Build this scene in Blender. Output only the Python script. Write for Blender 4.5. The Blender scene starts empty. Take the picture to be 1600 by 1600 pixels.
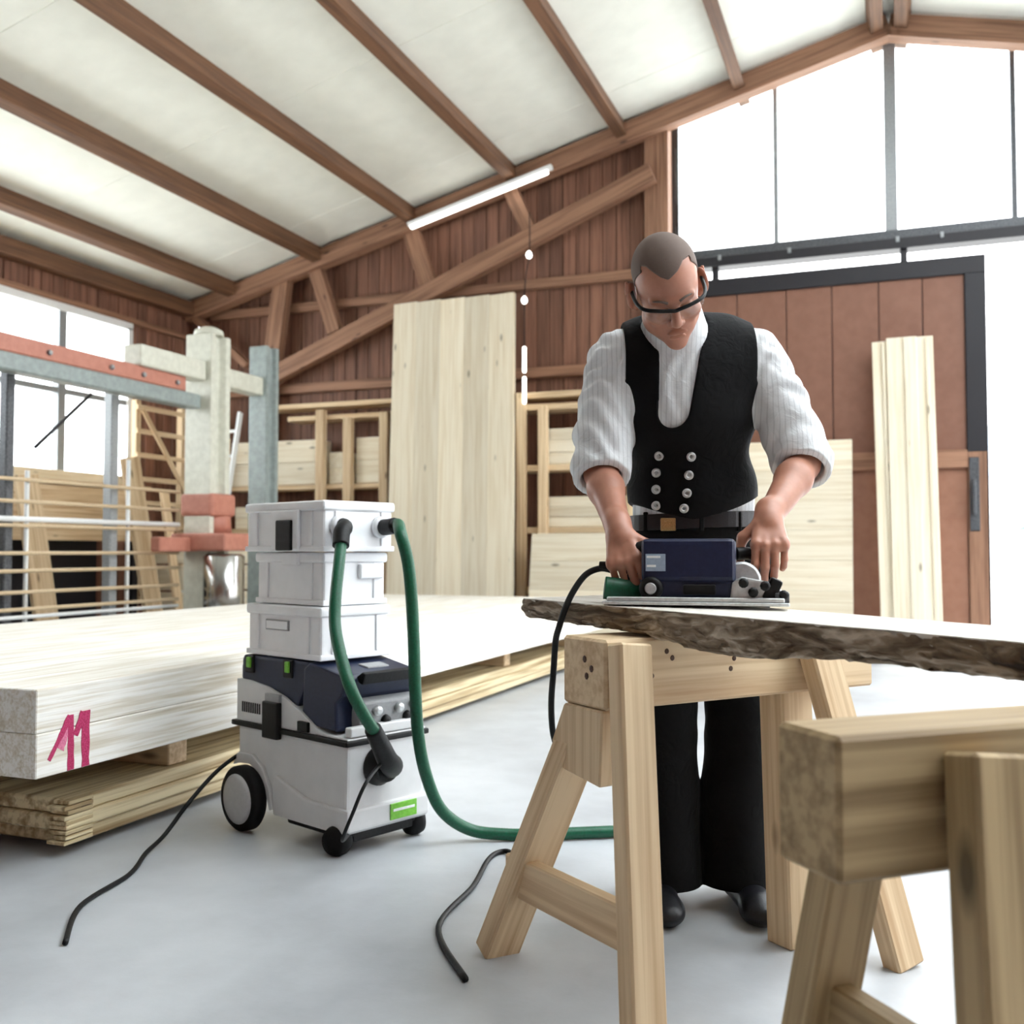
import bpy, bmesh, math, random
import numpy as np
from mathutils import Vector, Matrix, Quaternion
random.seed(4)
SC = bpy.context.scene
COL = SC.collection
R = math.radians
YAW = R(20.9)                      # the work area is turned this much against the hall

# ------------------------------------------------------------------ camera, world, exposure
cam_d = bpy.data.cameras.new('camera'); cam = bpy.data.objects.new('camera', cam_d); COL.objects.link(cam)
cam.location = (0, 0, .93)
cam.rotation_euler = (R(90) + math.atan(60/1571), 0, YAW)
cam_d.sensor_width = 36; cam_d.lens = 36*1571/1600; cam_d.clip_start = .05; cam_d.clip_end = 400
cam_d.dof.use_dof = True; cam_d.dof.focus_distance = 2.45; cam_d.dof.aperture_fstop = 4.0
SC.camera = cam
w = bpy.data.worlds.new('world'); SC.world = w; w.use_nodes = True
bg = w.node_tree.nodes['Background']; bg.inputs[0].default_value = (.95, .975, 1, 1); bg.inputs[1].default_value = 3.0
vs = SC.view_settings; vs.view_transform = 'Standard'; vs.look = 'None'; vs.gamma = 1; vs.use_curve_mapping = False
vs.exposure = 1.62

# ------------------------------------------------------------------ materials
def s2l(c): return tuple((v/12.92 if v <= .04045 else ((v+.055)/1.055)**2.4) for v in [x/255 for x in c])
def base_mat(name, rgb, rough=.5, metal=0, spec=.5):
    m = bpy.data.materials.new(name); m.use_nodes = True
    b = m.node_tree.nodes['Principled BSDF']
    b.inputs['Base Color'].default_value = (*s2l(rgb), 1); b.inputs['Roughness'].default_value = rough
    b.inputs['Metallic'].default_value = metal; b.inputs['Specular IOR Level'].default_value = spec
    return m, m.node_tree, b
def N(nt, t, **kw):
    n = nt.nodes.new(t)
    for k, v in kw.items():
        if k in n.inputs: n.inputs[k].default_value = v
        else: setattr(n, k, v)
    return n
def coords(nt, scale, jitter=True):
    tc = N(nt, 'ShaderNodeTexCoord'); mp = N(nt, 'ShaderNodeMapping'); mp.inputs['Scale'].default_value = scale
    if jitter:
        oi = N(nt, 'ShaderNodeObjectInfo'); mu = N(nt, 'ShaderNodeVectorMath', operation='SCALE'); mu.inputs[3].default_value = 1
        mu.inputs[0].default_value = (7, 11, 5); nt.links.new(oi.outputs['Random'], mu.inputs[3])
        ad = N(nt, 'ShaderNodeVectorMath', operation='ADD'); nt.links.new(tc.outputs['Object'], ad.inputs[0]); nt.links.new(mu.outputs[0], ad.inputs[1])
        nt.links.new(ad.outputs[0], mp.inputs[0])
    else: nt.links.new(tc.outputs['Object'], mp.inputs[0])
    return mp
def ramp(nt, src, stops):
    r = N(nt, 'ShaderNodeValToRGB'); e = r.color_ramp.elements
    while len(e) < len(stops): e.new(.5)
    for q, (p, c) in zip(e, stops): q.position = p; q.color = (*s2l(c), 1)
    nt.links.new(src, r.inputs[0]); return r
def plain(name, rgb, rough=.5, metal=0, var=6, scale=18, bump=.02, spec=.5):
    m, nt, b = base_mat(name, rgb, rough, metal, spec)
    mp = coords(nt, (scale,)*3); n = N(nt, 'ShaderNodeTexNoise', Detail=4.0); nt.links.new(mp.outputs[0], n.inputs['Vector'])
    lo = tuple(max(0, c-var) for c in rgb); hi = tuple(min(255, c+var) for c in rgb)
    r = ramp(nt, n.outputs[0], [(.35, lo), (.65, hi)]); nt.links.new(r.outputs[0], b.inputs['Base Color'])
    if bump:
        bp = N(nt, 'ShaderNodeBump', Strength=bump*4, Distance=.01); nt.links.new(n.outputs[0], bp.inputs['Height']); nt.links.new(bp.outputs[0], b.inputs['Normal'])
    return m
def wood1(name, light, dark, axis, grain=1.0, rough=.65, knots=True, vary=.12, bump=.15, fine=1.0):
    m, nt, b = base_mat(name, light, rough)
    L = nt.links.new
    s = [16*fine, 16*fine, 16*fine]; s[axis] = .8*fine
    mp = coords(nt, s)
    n1 = N(nt, 'ShaderNodeTexNoise', Scale=1.0, Detail=5.0, Distortion=.6); L(mp.outputs[0], n1.inputs['Vector'])
    s2 = [60*fine]*3; s2[axis] = 1.6*fine
    mp2 = coords(nt, s2); n2 = N(nt, 'ShaderNodeTexNoise', Scale=1.0, Detail=3.0); L(mp2.outputs[0], n2.inputs['Vector'])
    mx = N(nt, 'ShaderNodeMath', operation='MULTIPLY_ADD'); mx.inputs[1].default_value = .5; L(n2.outputs[0], mx.inputs[0])
    ha = N(nt, 'ShaderNodeMath', operation='MULTIPLY'); ha.inputs[1].default_value = .5; L(n1.outputs[0], ha.inputs[0]); L(ha.outputs[0], mx.inputs[2])
    mid = tuple((a*(1-.45*grain)+d*.45*grain) for a, d in zip(light, dark))
    r = ramp(nt, mx.outputs[0], [(.36, tuple(a*(1-grain)+d*grain for a, d in zip(light, dark))), (.47, mid), (.56, light)])
    out = r.outputs[0]
    if knots:
        s3 = [7.0]*3; s3[axis] = 2.4
        mp3 = coords(nt, s3); v = N(nt, 'ShaderNodeTexVoronoi', Scale=1.0); L(mp3.outputs[0], v.inputs['Vector'])
        lt = N(nt, 'ShaderNodeMapRange'); lt.inputs[1].default_value = .05; lt.inputs[2].default_value = .13; lt.inputs[3].default_value = .75; lt.inputs[4].default_value = 0
        L(v.outputs['Distance'], lt.inputs[0])
        mk = N(nt, 'ShaderNodeMix', data_type='RGBA'); L(lt.outputs[0], mk.inputs[0]); L(out, mk.inputs[6]); mk.inputs[7].default_value = (*s2l(tuple(c*.55 for c in dark)), 1)
        out = mk.outputs[2]
    oi = N(nt, 'ShaderNodeObjectInfo'); hv = N(nt, 'ShaderNodeHueSaturation'); mr = N(nt, 'ShaderNodeMapRange')
    mr.inputs[3].default_value = 1-vary; mr.inputs[4].default_value = 1+vary
    L(oi.outputs['Random'], mr.inputs[0]); L(mr.outputs[0], hv.inputs['Value']); L(out, hv.inputs['Color']); L(hv.outputs[0], b.inputs['Base Color'])
    bp = N(nt, 'ShaderNodeBump', Strength=bump, Distance=.004); L(mx.outputs[0], bp.inputs['Height']); L(bp.outputs[0], b.inputs['Normal'])
    return m
def wood(name, *a, **k): return [wood1(name+'_grain_'+'xyz'[i], a[0], a[1], i, **k) for i in range(3)]
M = {}
M['pine'] = wood('pale_pine', (232, 222, 200), (202, 182, 148), grain=.55)
M['pine_warm'] = wood('warm_pine', (220, 196, 160), (168, 132, 94), grain=.7)
M['clt'] = wood('laminated_spruce', (243, 241, 235), (186, 172, 144), grain=.62, knots=False, vary=.03, bump=.6, fine=1.9)
M['rough'] = wood('rough_spruce', (222, 206, 168), (140, 114, 76), grain=.95, knots=False, vary=.06, bump=1.0, fine=.8)
M['brown'] = wood('brown_stained_boards', (140, 98, 78), (92, 60, 46), grain=.8, knots=False, vary=.16)
M['beam'] = wood('brown_timber', (156, 116, 91), (104, 72, 52), grain=.8, knots=True, vary=.06)
M['purlin'] = wood('roof_timber', (118, 82, 56), (74, 48, 32), grain=.8, knots=False, vary=.06)
M['trestle'] = wood('trestle_timber', (222, 198, 162), (166, 128, 90), grain=.6, vary=.06)
M['shaded'] = wood('shaded_trestle_timber', (178, 154, 114), (108, 84, 52), grain=.7, vary=.03)  # darker copy of the trestle timber, foreground shade put into the colour
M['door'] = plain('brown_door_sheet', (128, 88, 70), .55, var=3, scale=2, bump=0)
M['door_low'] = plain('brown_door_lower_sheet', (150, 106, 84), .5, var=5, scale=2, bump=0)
M['dark'] = plain('dark_painted_steel', (27, 25, 31), .5, var=3)
M['roofp'] = plain('pale_roof_panel', (238, 239, 228), .6, var=3, scale=.9, bump=0)
M['steel'] = plain('grey_steel', (150, 154, 156), .4, .3, var=10)
M['steel_d'] = plain('dark_grey_steel', (84, 86, 90), .45, .4, var=16)
M['cream'] = plain('cream_enamel', (206, 206, 192), .4, var=6, scale=4)
M['rod'] = plain('pale_wooden_rod', (206, 184, 150), .6, var=8)
M['whitep'] = plain('white_paint', (232, 234, 234), .4, var=4)
M['greyp'] = plain('grey_green_enamel', (140, 150, 148), .4, var=8, scale=4)
M['red'] = plain('worn_red_paint', (182, 120, 102), .5, var=5, scale=4, bump=0)
M['chrome'] = plain('chromed_steel', (190, 190, 188), .18, 1, var=6)
M['black'] = plain('black_plastic', (10, 10, 12), .5, var=2, spec=.3)
M['rubber'] = plain('black_rubber', (8, 8, 9), .7, var=2, spec=.25)
M['vac'] = plain('light_grey_plastic', (216, 217, 218), .42, var=3, scale=3, bump=0)
M['hub'] = plain('wheel_hub_grey', (190, 191, 193), .4, var=3, bump=0)
M['vacd'] = plain('mid_grey_plastic', (150, 152, 154), .45, var=4)
M['box'] = plain('white_plastic', (238, 240, 243), .42, var=3, scale=3, bump=0)
M['navy'] = plain('navy_blue_plastic', (25, 34, 60), .4, var=3, bump=0, spec=.4)
M['saw'] = plain('saw_blue_plastic', (26, 33, 62), .4, var=3, bump=0, spec=.4)
M['green'] = plain('hose_green', (0, 84, 56), .45, var=6, scale=30)
M['lime'] = plain('lime_green_plastic', (118, 190, 62), .4, var=8)
M['alu'] = plain('cast_aluminium', (205, 207, 208), .35, .6, var=10)
M['brass'] = plain('brass', (205, 182, 132), .3, 1, var=20, scale=120)
M['paint'] = plain('magenta_marker', (178, 40, 92), .6, var=24, scale=60)
M['paint_l'] = plain('pale_magenta_marker', (212, 120, 150), .6, var=14, scale=60)
M['knot'] = plain('dark_knot', (70, 44, 28), .7, var=8)
M['label'] = plain('pale_label_print', (150, 165, 185), .5, var=6)
def glass_mat():
    m, nt, b = base_mat('window_glass', (255, 255, 255), .03); nt.nodes.remove(b)
    t = N(nt, 'ShaderNodeBsdfTransparent'); t.inputs[0].default_value = (.96, .98, .98, 1); g = N(nt, 'ShaderNodeBsdfGlossy', Roughness=.02)
    mx = N(nt, 'ShaderNodeMixShader'); mx.inputs[0].default_value = .04
    nt.links.new(t.outputs[0], mx.inputs[1]); nt.links.new(g.outputs[0], mx.inputs[2]); nt.links.new(mx.outputs[0], nt.nodes['Material Output'].inputs[0]); return m
M['glass'] = glass_mat()
def concrete():
    m, nt, b = base_mat('smooth_concrete', (196, 200, 206), .38)
    mp = coords(nt, (1,)*3, False); n = N(nt, 'ShaderNodeTexNoise', Scale=1.3, Detail=8.0, Roughness=.6); nt.links.new(mp.outputs[0], n.inputs['Vector'])
    r = ramp(nt, n.outputs[0], [(.3, (158, 161, 166)), (.55, (186, 190, 195)), (.75, (202, 205, 210))]); nt.links.new(r.outputs[0], b.inputs['Base Color'])
    n2 = N(nt, 'ShaderNodeTexNoise', Scale=60.0, Detail=3.0); nt.links.new(mp.outputs[0], n2.inputs['Vector'])
    bp = N(nt, 'ShaderNodeBump', Strength=.12, Distance=.003); nt.links.new(n2.outputs[0], bp.inputs['Height']); nt.links.new(bp.outputs[0], b.inputs['Normal'])
    return m
M['floor'] = concrete()
def bark():
    m, nt, b = base_mat('bark', (120, 100, 78), .85)
    mp = coords(nt, (9, 30, 30)); n = N(nt, 'ShaderNodeTexNoise', Scale=1.0, Detail=8.0, Distortion=1.5); nt.links.new(mp.outputs[0], n.inputs['Vector'])
    r = ramp(nt, n.outputs[0], [(.28, (52, 42, 34)), (.42, (112, 96, 78)), (.54, (150, 134, 114)), (.68, (206, 194, 176))]); nt.links.new(r.outputs[0], b.inputs['Base Color'])
    bp = N(nt, 'ShaderNodeBump', Strength=1.0, Distance=.02); nt.links.new(n.outputs[0], bp.inputs['Height']); nt.links.new(bp.outputs[0], b.inputs['Normal'])
    return m
M['bark'] = bark()
def skin_mat(name, rgb, var):
    m, nt, b = base_mat(name, rgb, .45)
    mp = coords(nt, (30,)*3, False); n = N(nt, 'ShaderNodeTexNoise', Scale=1.0, Detail=4.0); nt.links.new(mp.outputs[0], n.inputs['Vector'])
    r = ramp(nt, n.outputs[0], [(.3, tuple(c-var for c in rgb)), (.7, tuple(min(255, c+var) for c in rgb))]); nt.links.new(r.outputs[0], b.inputs['Base Color'])
    b.inputs['Subsurface Weight'].default_value = .15; b.inputs['Subsurface Radius'].default_value = (.012, .005, .003); b.inputs['Subsurface Scale'].default_value = 1
    return m
M['skin'] = skin_mat('skin', (178, 124, 102), 8)
M['hair'] = plain('cropped_hair', (104, 88, 80), .8, var=10, scale=300)
def cloth(name, rgb, stripes=None, rough=.85):
    m, nt, b = base_mat(name, rgb, rough, spec=.2)
    mp = coords(nt, (1,)*3, False)
    n = N(nt, 'ShaderNodeTexNoise', Scale=26.0, Detail=5.0, Distortion=1.0); nt.links.new(mp.outputs[0], n.inputs['Vector'])
    bp = N(nt, 'ShaderNodeBump', Strength=.35, Distance=.01); nt.links.new(n.outputs[0], bp.inputs['Height']); nt.links.new(bp.outputs[0], b.inputs['Normal'])
    if stripes:
        wv = N(nt, 'ShaderNodeTexWave', Scale=stripes, Distortion=1.2, bands_direction='X'); wv.inputs['Detail Scale'].default_value = .6
        nt.links.new(mp.outputs[0], wv.inputs['Vector'])
        r = ramp(nt, wv.outputs['Color'], [(.0, tuple(c-20 for c in rgb)), (.22, rgb)]); nt.links.new(r.outputs[0], b.inputs['Base Color'])
    b.inputs['Sheen Weight'].default_value = .05
    return m
M['shirt'] = cloth('white_striped_cotton', (228, 231, 234), 26)
M['vest'] = cloth('black_wool', (6, 6, 8)); M['trousers'] = cloth('black_corduroy', (8, 8, 10))
M['leather'] = plain('black_leather', (20, 20, 26), .4, var=5, scale=60)
M['ground'] = plain('pale_yard_gravel', (205, 204, 200), .8, var=8, scale=1)
M['leaf'] = plain('dark_needles', (62, 96, 84), .7, var=18, scale=4)
M['far_wall'] = plain('far_pale_render', (222, 226, 230), .8, var=3, scale=.3); M['far_roof'] = plain('far_blue_grey_roof', (176, 186, 198), .8, var=5, scale=.3)
def emit(name, rgb, k):
    m, nt, b = base_mat(name, rgb, .4); b.inputs['Emission Color'].default_value = (*s2l(rgb), 1); b.inputs['Emission Strength'].default_value = k; return m
M['lit'] = emit('lit_tube', (255, 252, 244), 1.6)

# ------------------------------------------------------------------ geometry helpers
def setp(o, label=None, cat=None, group=None, kind=None):
    if label: o['label'] = label
    if cat: o['category'] = cat
    if group: o['group'] = group
    if kind: o['kind'] = kind
    return o
def obj(name, me, mat=None, parent=None, loc=(0, 0, 0), rot=None, smooth=False):
    o = bpy.data.objects.new(name, me); COL.objects.link(o); o.location = loc
    if rot is not None:
        o.rotation_euler = rot if not isinstance(rot, Quaternion) else rot.to_euler()
    if parent: o.parent = parent
    if mat and not me.materials: me.materials.append(mat)
    if smooth: me.polygons.foreach_set('use_smooth', [True]*len(me.polygons))
    return o
def thing(name, label, cat=None, loc=(0, 0, 0), rz=0, group=None, kind=None):
    o = bpy.data.objects.new(name, None); COL.objects.link(o); o.location = loc; o.rotation_euler = (0, 0, rz); o.empty_display_size = .1
    return setp(o, label, cat, group, kind)
_cb = {}
def cbox(sx, sy, sz, e, mat):
    key = (round(sx, 4), round(sy, 4), round(sz, 4), e, mat.name)
    if key in _cb: return _cb[key]
    a, b, c = sx/2, sy/2, sz/2; e = min(e, a*.5, b*.5, c*.5)
    V = {}; vl = []
    for i in (-1, 1):
        for j in (-1, 1):
            for k in (-1, 1):
                for q, p in enumerate([(i*a, j*(b-e), k*(c-e)), (i*(a-e), j*b, k*(c-e)), (i*(a-e), j*(b-e), k*c)]):
                    V[i, j, k, q] = len(vl); vl.append(p)
    F = []
    for s in (-1, 1):
        F += [[V[s, -1, -1, 0], V[s, 1, -1, 0], V[s, 1, 1, 0], V[s, -1, 1, 0]], [V[-1, s, -1, 1], V[1, s, -1, 1], V[1, s, 1, 1], V[-1, s, 1, 1]], [V[-1, -1, s, 2], V[1, -1, s, 2], V[1, 1, s, 2], V[-1, 1, s, 2]]]
        for t in (-1, 1):
            F += [[V[s, t, -1, 0], V[s, t, 1, 0], V[s, t, 1, 1], V[s, t, -1, 1]], [V[s, -1, t, 0], V[s, 1, t, 0], V[s, 1, t, 2], V[s, -1, t, 2]], [V[-1, s, t, 1], V[1, s, t, 1], V[1, s, t, 2], V[-1, s, t, 2]]]
    for i in (-1, 1):
        for j in (-1, 1):
            for k in (-1, 1): F.append([V[i, j, k, 0], V[i, j, k, 1], V[i, j, k, 2]])
    me = from_py('box', vl, F); me.materials.append(mat); _cb[key] = me
    return me
def from_py(name, v, f):
    me = bpy.data.meshes.new(name); me.from_pydata([tuple(p) for p in v], [], f)
    bm = bmesh.new(); bm.from_mesh(me); bmesh.ops.recalc_face_normals(bm, faces=bm.faces[:]); bm.to_mesh(me); bm.free(); return me
def pick(mat, size):
    m = M[mat] if isinstance(mat, str) else mat
    if isinstance(m, list): m = m[max(range(3), key=lambda i: size[i])]
    return m
def box(name, c, size, mat, parent=None, rot=None, e=.004):
    return obj(name, cbox(*size, e, pick(mat, size)), None, parent, c, rot)
def span(name, x, y, z, mat, parent=None, e=.004):     # box from ranges
    return box(name, ((x[0]+x[1])/2, (y[0]+y[1])/2, (z[0]+z[1])/2), (abs(x[1]-x[0]), abs(y[1]-y[0]), abs(z[1]-z[0])), mat, parent, None, e)
def bar(name, p0, p1, w_, h_, mat, parent=None, up=(0, 0, 1), e=.004):   # long axis local x, w_ across, h_ along up
    p0, p1 = Vector(p0), Vector(p1); d = p1-p0; x = d.normalized(); y = Vector(up).cross(x)
    if y.length < 1e-4: y = Vector((0, 1, 0)).cross(x)
    y.normalize(); z = x.cross(y); rot = Matrix((x, y, z)).transposed().to_quaternion()
    m = M[mat] if isinstance(mat, str) else mat; m = m[0] if isinstance(m, list) else m
    return obj(name, cbox(d.length, w_, h_, e, m), None, parent, (p0+p1)/2, rot)
def spline(pts, res=8):
    P = [Vector(p) for p in pts]; out = []
    for i in range(len(P)-1):
        a, b, c, d = P[max(i-1, 0)], P[i], P[i+1], P[min(i+2, len(P)-1)]
        for k in range(res):
            t = k/res; out.append(.5*((2*b)+(c-a)*t+(2*a-5*b+4*c-d)*t*t+(3*b-a-3*c+d)*t**3))
    out.append(P[-1]); return out
def tube_me(name, pts, r, n=10, res=8, ribs=0, smooth_path=True):
    P = spline(pts, res) if smooth_path else [Vector(p) for p in pts]
    if ribs:
        Q = []; L = 0; step = ribs
        for a, b in zip(P[:-1], P[1:]):
            m = max(1, int((b-a).length/step*2)); Q += [a.lerp(b, k/m) for k in range(m)]
        P = Q+[P[-1]]
    v = []; f = []; nrm = None
    for i, p in enumerate(P):
        t = (P[min(i+1, len(P)-1)]-P[max(i-1, 0)]).normalized()
        if nrm is None: nrm = t.orthogonal().normalized()
        nrm = (nrm-t*nrm.dot(t)).normalized(); bn = t.cross(nrm)
        rr = r(i/(len(P)-1)) if callable(r) else r
        if ribs: rr *= 1.0 if i % 2 else .95
        for k in range(n):
            a = 2*math.pi*k/n; v.append(p+(nrm*math.cos(a)+bn*math.sin(a))*rr)
    for i in range(len(P)-1):
        for k in range(n): f.append([i*n+k, i*n+(k+1) % n, (i+1)*n+(k+1) % n, (i+1)*n+k])
    f.append(list(range(n))); f.append([(len(P)-1)*n+k for k in range(n)])
    return from_py(name, v, f)
def tube(name, pts, r, mat, parent=None, n=10, res=8, ribs=0, straight=False):
    return obj(name, tube_me(name, pts, r, n, res, ribs, not straight), M[mat], parent, smooth=True)
def lathe(name, prof, mat, parent=None, loc=(0, 0, 0), axis=(0, 0, 1), n=24):   # prof [(r, h)] along axis
    v = []; f = []
    for r_, h in prof:
        for k in range(n): a = 2*math.pi*k/n; v.append((r_*math.cos(a), r_*math.sin(a), h))
    for i in range(len(prof)-1):
        for k in range(n): f.append([i*n+k, i*n+(k+1) % n, (i+1)*n+(k+1) % n, (i+1)*n+k])
    f.append(list(range(n))); f.append([(len(prof)-1)*n+k for k in range(n)])
    o = obj(name, from_py(name, v, f), M[mat], parent, loc, Vector((0, 0, 1)).rotation_difference(Vector(axis)))
    for p in o.data.polygons: p.use_smooth = len(p.vertices) == 4
    return o
def prism(name, poly, lo, hi, axis, mat, parent=None, bev=0, seg=2, loc=(0, 0, 0), rot=None):  # poly in the two other axes
    def mk(p, t): return {0: (t, p[0], p[1]), 1: (p[0], t, p[1]), 2: (p[0], p[1], t)}[axis]
    n = len(poly); v = [mk(p, lo) for p in poly]+[mk(p, hi) for p in poly]
    f = [list(range(n)), list(range(n, 2*n))]+[[i, (i+1) % n, n+(i+1) % n, n+i] for i in range(n)]
    me = from_py(name, v, f)
    if bev:
        bm = bmesh.new(); bm.from_mesh(me)
        ed = [e for e in bm.edges if e.calc_face_angle(0) > R(25)]
        bmesh.ops.bevel(bm, geom=ed, offset=bev, segments=seg, profile=.6, affect='EDGES', clamp_overlap=True); bm.to_mesh(me); bm.free()
    m = M[mat] if isinstance(mat, str) else mat
    if isinstance(m, list): m = m[axis]
    o = obj(name, me, m, parent, loc, rot)
    return o
def rbox(name, c, size, mat, parent=None, r=.01, seg=3, rot=None):
    x, y, z = [s/2 for s in size]
    o = prism(name, [(-x, -y), (x, -y), (x, y), (-x, y)], -z, z, 2, mat, parent, r, seg, c, rot); 
    return o
def ws(a, d, z=0): return Vector((-math.sin(YAW)*d+math.cos(YAW)*a, math.cos(YAW)*d+math.sin(YAW)*a, z))   # work-area axes (across, along) -> hall axes

# ------------------------------------------------------------------ the hall
WX, BY, EAVE, PITCH = 7.82, 9.9, 3.86, .254
def roof_z(x): return EAVE+PITCH*(WX-abs(x))
span('floor', (-8.2, 8.2), (-5.2, 10.1), (-.12, 0), 'floor', e=.002)
setp(bpy.data.objects['floor'], 'smooth pale grey concrete workshop floor', 'floor', kind='structure')
span('yard', (-30, 40), (10.1, 90), (-.2, -.06), 'ground', e=.01)
setp(bpy.data.objects['yard'], 'sunlit pale yard outside the open sliding door', 'ground', kind='structure')

wb = thing('wall_back', 'brown stained vertical board gable wall behind the carpenter', 'wall', kind='structure')
def gable_board(x0, x1, z0=0.0):
    y = BY+random.uniform(-.006, .006)
    prism('plank', [(x0+.004, z0), (x1-.004, z0), (x1-.004, roof_z(x1)), (x0+.004, roof_z(x0))], y, y+.03, 1, M['brown'][2], wb)
prism('sheathing', [(-WX, 0), (-2.0, 0), (-2.0, roof_z(2.0)), (-WX, EAVE)], BY+.03, BY+.08, 1, 'dark', wb)
x = -WX
while x < -2.1: gable_board(x, min(x+.144, -2.06)); x += .144
x = 3.6
while x < WX: gable_board(x, min(x+.144, WX)); x += .144
prism('sheathing', [(3.6, 0), (WX, 0), (WX, EAVE), (3.6, roof_z(3.6))], BY+.03, BY+.08, 1, 'dark', wb)
span('rail', (-7.6, -2.06), (9.82, 9.9), (3.67, 3.77), 'beam', wb); span('rail', (-7.6, -2.06), (9.82, 9.9), (2.73, 2.84), 'beam', wb)
span('post', (-2.3, -2.06), (9.72, 9.9), (0, roof_z(2.3)-.05), 'beam', wb)
span('post', (3.5, 3.7), (9.72, 9.9), (0, roof_z(3.7)-.05), 'beam', wb)
# gable glazing
wn = thing('window_1', 'tall bright gable glazing above the sliding door track', 'window', kind='structure')
xs = [-2.06, -1.04, 0, 1.03, 2.06, 3.5]
for i, xx in enumerate(xs[1:-1]):
    ww = .11 if abs(xx) < .1 else .045
    span('mullion', (xx-ww/2, xx+ww/2), (9.86, 9.94), (3.84, roof_z(xx)-.03), 'steel' if i != 2 else 'steel_d', wn)
for a, b in zip(xs[:-1], xs[1:]):
    prism('pane', [(a+.02, 3.86), (b-.02, 3.86), (b-.02, roof_z(b)-.06), (a+.02, roof_z(a)-.06)], 9.895, 9.905, 1, 'glass', wn)
# sliding door and its track
tr = thing('door_track', 'dark grey steel sliding door track below the gable glazing', 'track', kind='structure')
span('channel', (-2.05, 3.5), (9.66, 9.86), (3.665, 3.76), 'dark', tr); span('cap_strip', (-2.05, 3.5), (9.70, 9.96), (3.762, 3.85), 'steel_d', tr)
for xx in (-1.55, -.9, .05, .42): span('bracket', (xx-.015, xx+.015), (9.645, 9.66), (3.72, 3.77), 'steel', tr)
dr = thing('door_1', 'large brown sliding door with dark steel frame, pushed left', 'door', kind='structure')
span('top_rail', (-2.0, .77), (9.70, 9.76), (3.39, 3.55), 'dark', dr); span('stile', (.60, .77), (9.70, 9.76), (1.80, 3.39), 'dark', dr); span('lower_stile', (.60, .755), (9.70, 9.76), (0.02, 1.80), 'beam', dr); span('edge_strip', (.755, .77), (9.70, 9.76), (.02, 1.80), 'dark', dr); span('stile', (-2.0, -1.86), (9.70, 9.76), (.02, 3.39), 'dark', dr)
span('middle_rail', (-1.86, .60), (9.68, 9.76), (1.66, 1.82), 'beam', dr); span('bottom_rail', (-1.86, .6), (9.70, 9.76), (.02, .16), 'dark', dr)
ex = [-1.86, -1.40, -.94, -.53, -.12, .25, .60]
span('backing_sheet', (-1.9, .65), (9.752, 9.758), (.1, 3.45), 'dark', dr, .001)
for a, b in zip(ex[:-1], ex[1:]):
    dy = random.uniform(0, .008)
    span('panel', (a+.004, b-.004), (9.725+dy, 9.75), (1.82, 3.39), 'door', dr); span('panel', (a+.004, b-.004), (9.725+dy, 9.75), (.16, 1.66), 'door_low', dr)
span('pull_handle', (.63, .66), (9.62, 9.70), (1.25, 1.55), 'steel_d', dr); span('lock_plate', (.61, .69), (9.685, 9.70), (1.1, 1.75), 'steel_d', dr)
for xx in (-1.6, .1): span('hanger', (xx-.03, xx+.03), (9.70, 9.76), (3.55, 3.67), 'dark', dr)
# left wall with its long window
wl = thing('wall_left', 'brown board side wall under the left eave', 'wall', kind='structure')
WY0, WY1, WZ0, WZ1 = 2.85, 8.73, 1.68, 3.36
y = 1.5
while y < BY:
    y1 = min(y+.15, BY); dx = random.uniform(-.005, .005)
    def pl(z0, z1): span('plank', (-WX-.03+dx, -WX+dx), (y+.004, y1-.004), (z0, z1), 'brown', wl)
    if y1 > WY1+.1 or y < WY0-.1: pl(0, 3.7)
    else: pl(0, WZ0-.02); pl(3.45, 3.7)
    y = y1
span('sheathing', (-WX-.08, -WX-.04), (1.5, BY), (0, WZ0-.02), 'dark', wl); span('sheathing', (-WX-.08, -WX-.04), (1.5, BY), (WZ1+.06, EAVE), 'dark', wl)
span('header_beam', (-WX, -WX+.06), (1.5, BY), (WZ1+.05, 3.47), 'beam', wl); span('eave_beam', (-WX, -WX+.16), (1.5, BY), (3.68, 3.84), 'purlin', wl)
wn2 = thing('window_2', 'long left window with white frames behind the metal rack', 'window', kind='structure')
span('frame_top', (-WX-.04, -WX+.05), (WY0, WY1), (WZ1-.03, WZ1+.05), 'whitep', wn2); span('window_sill', (-WX-.04, -WX+.16), (WY0, WY1), (WZ0-.06, WZ0+.04), 'pine', wn2)
span('frame_side', (-WX-.04, -WX+.05), (WY1-.07, WY1), (WZ0, WZ1), 'whitep', wn2)
span('transom', (-WX-.03, -WX+.03), (WY0, WY1), (2.5, 2.56), 'steel', wn2)
n = 6
for i in range(n):
    a = WY0+(WY1-WY0)*i/n; b = WY0+(WY1-WY0)*(i+1)/n
    if i: span('mullion', (-WX-.04, -WX+.04), (a-.05, a+.05), (WZ0, WZ1), 'steel', wn2)
    for z0, z1 in ((WZ0, 2.5), (2.56, WZ1)): span('pane', (-WX-.006, -WX), (a+.03, b-.03), (z0, z1), 'glass', wn2, e=.001)
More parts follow.
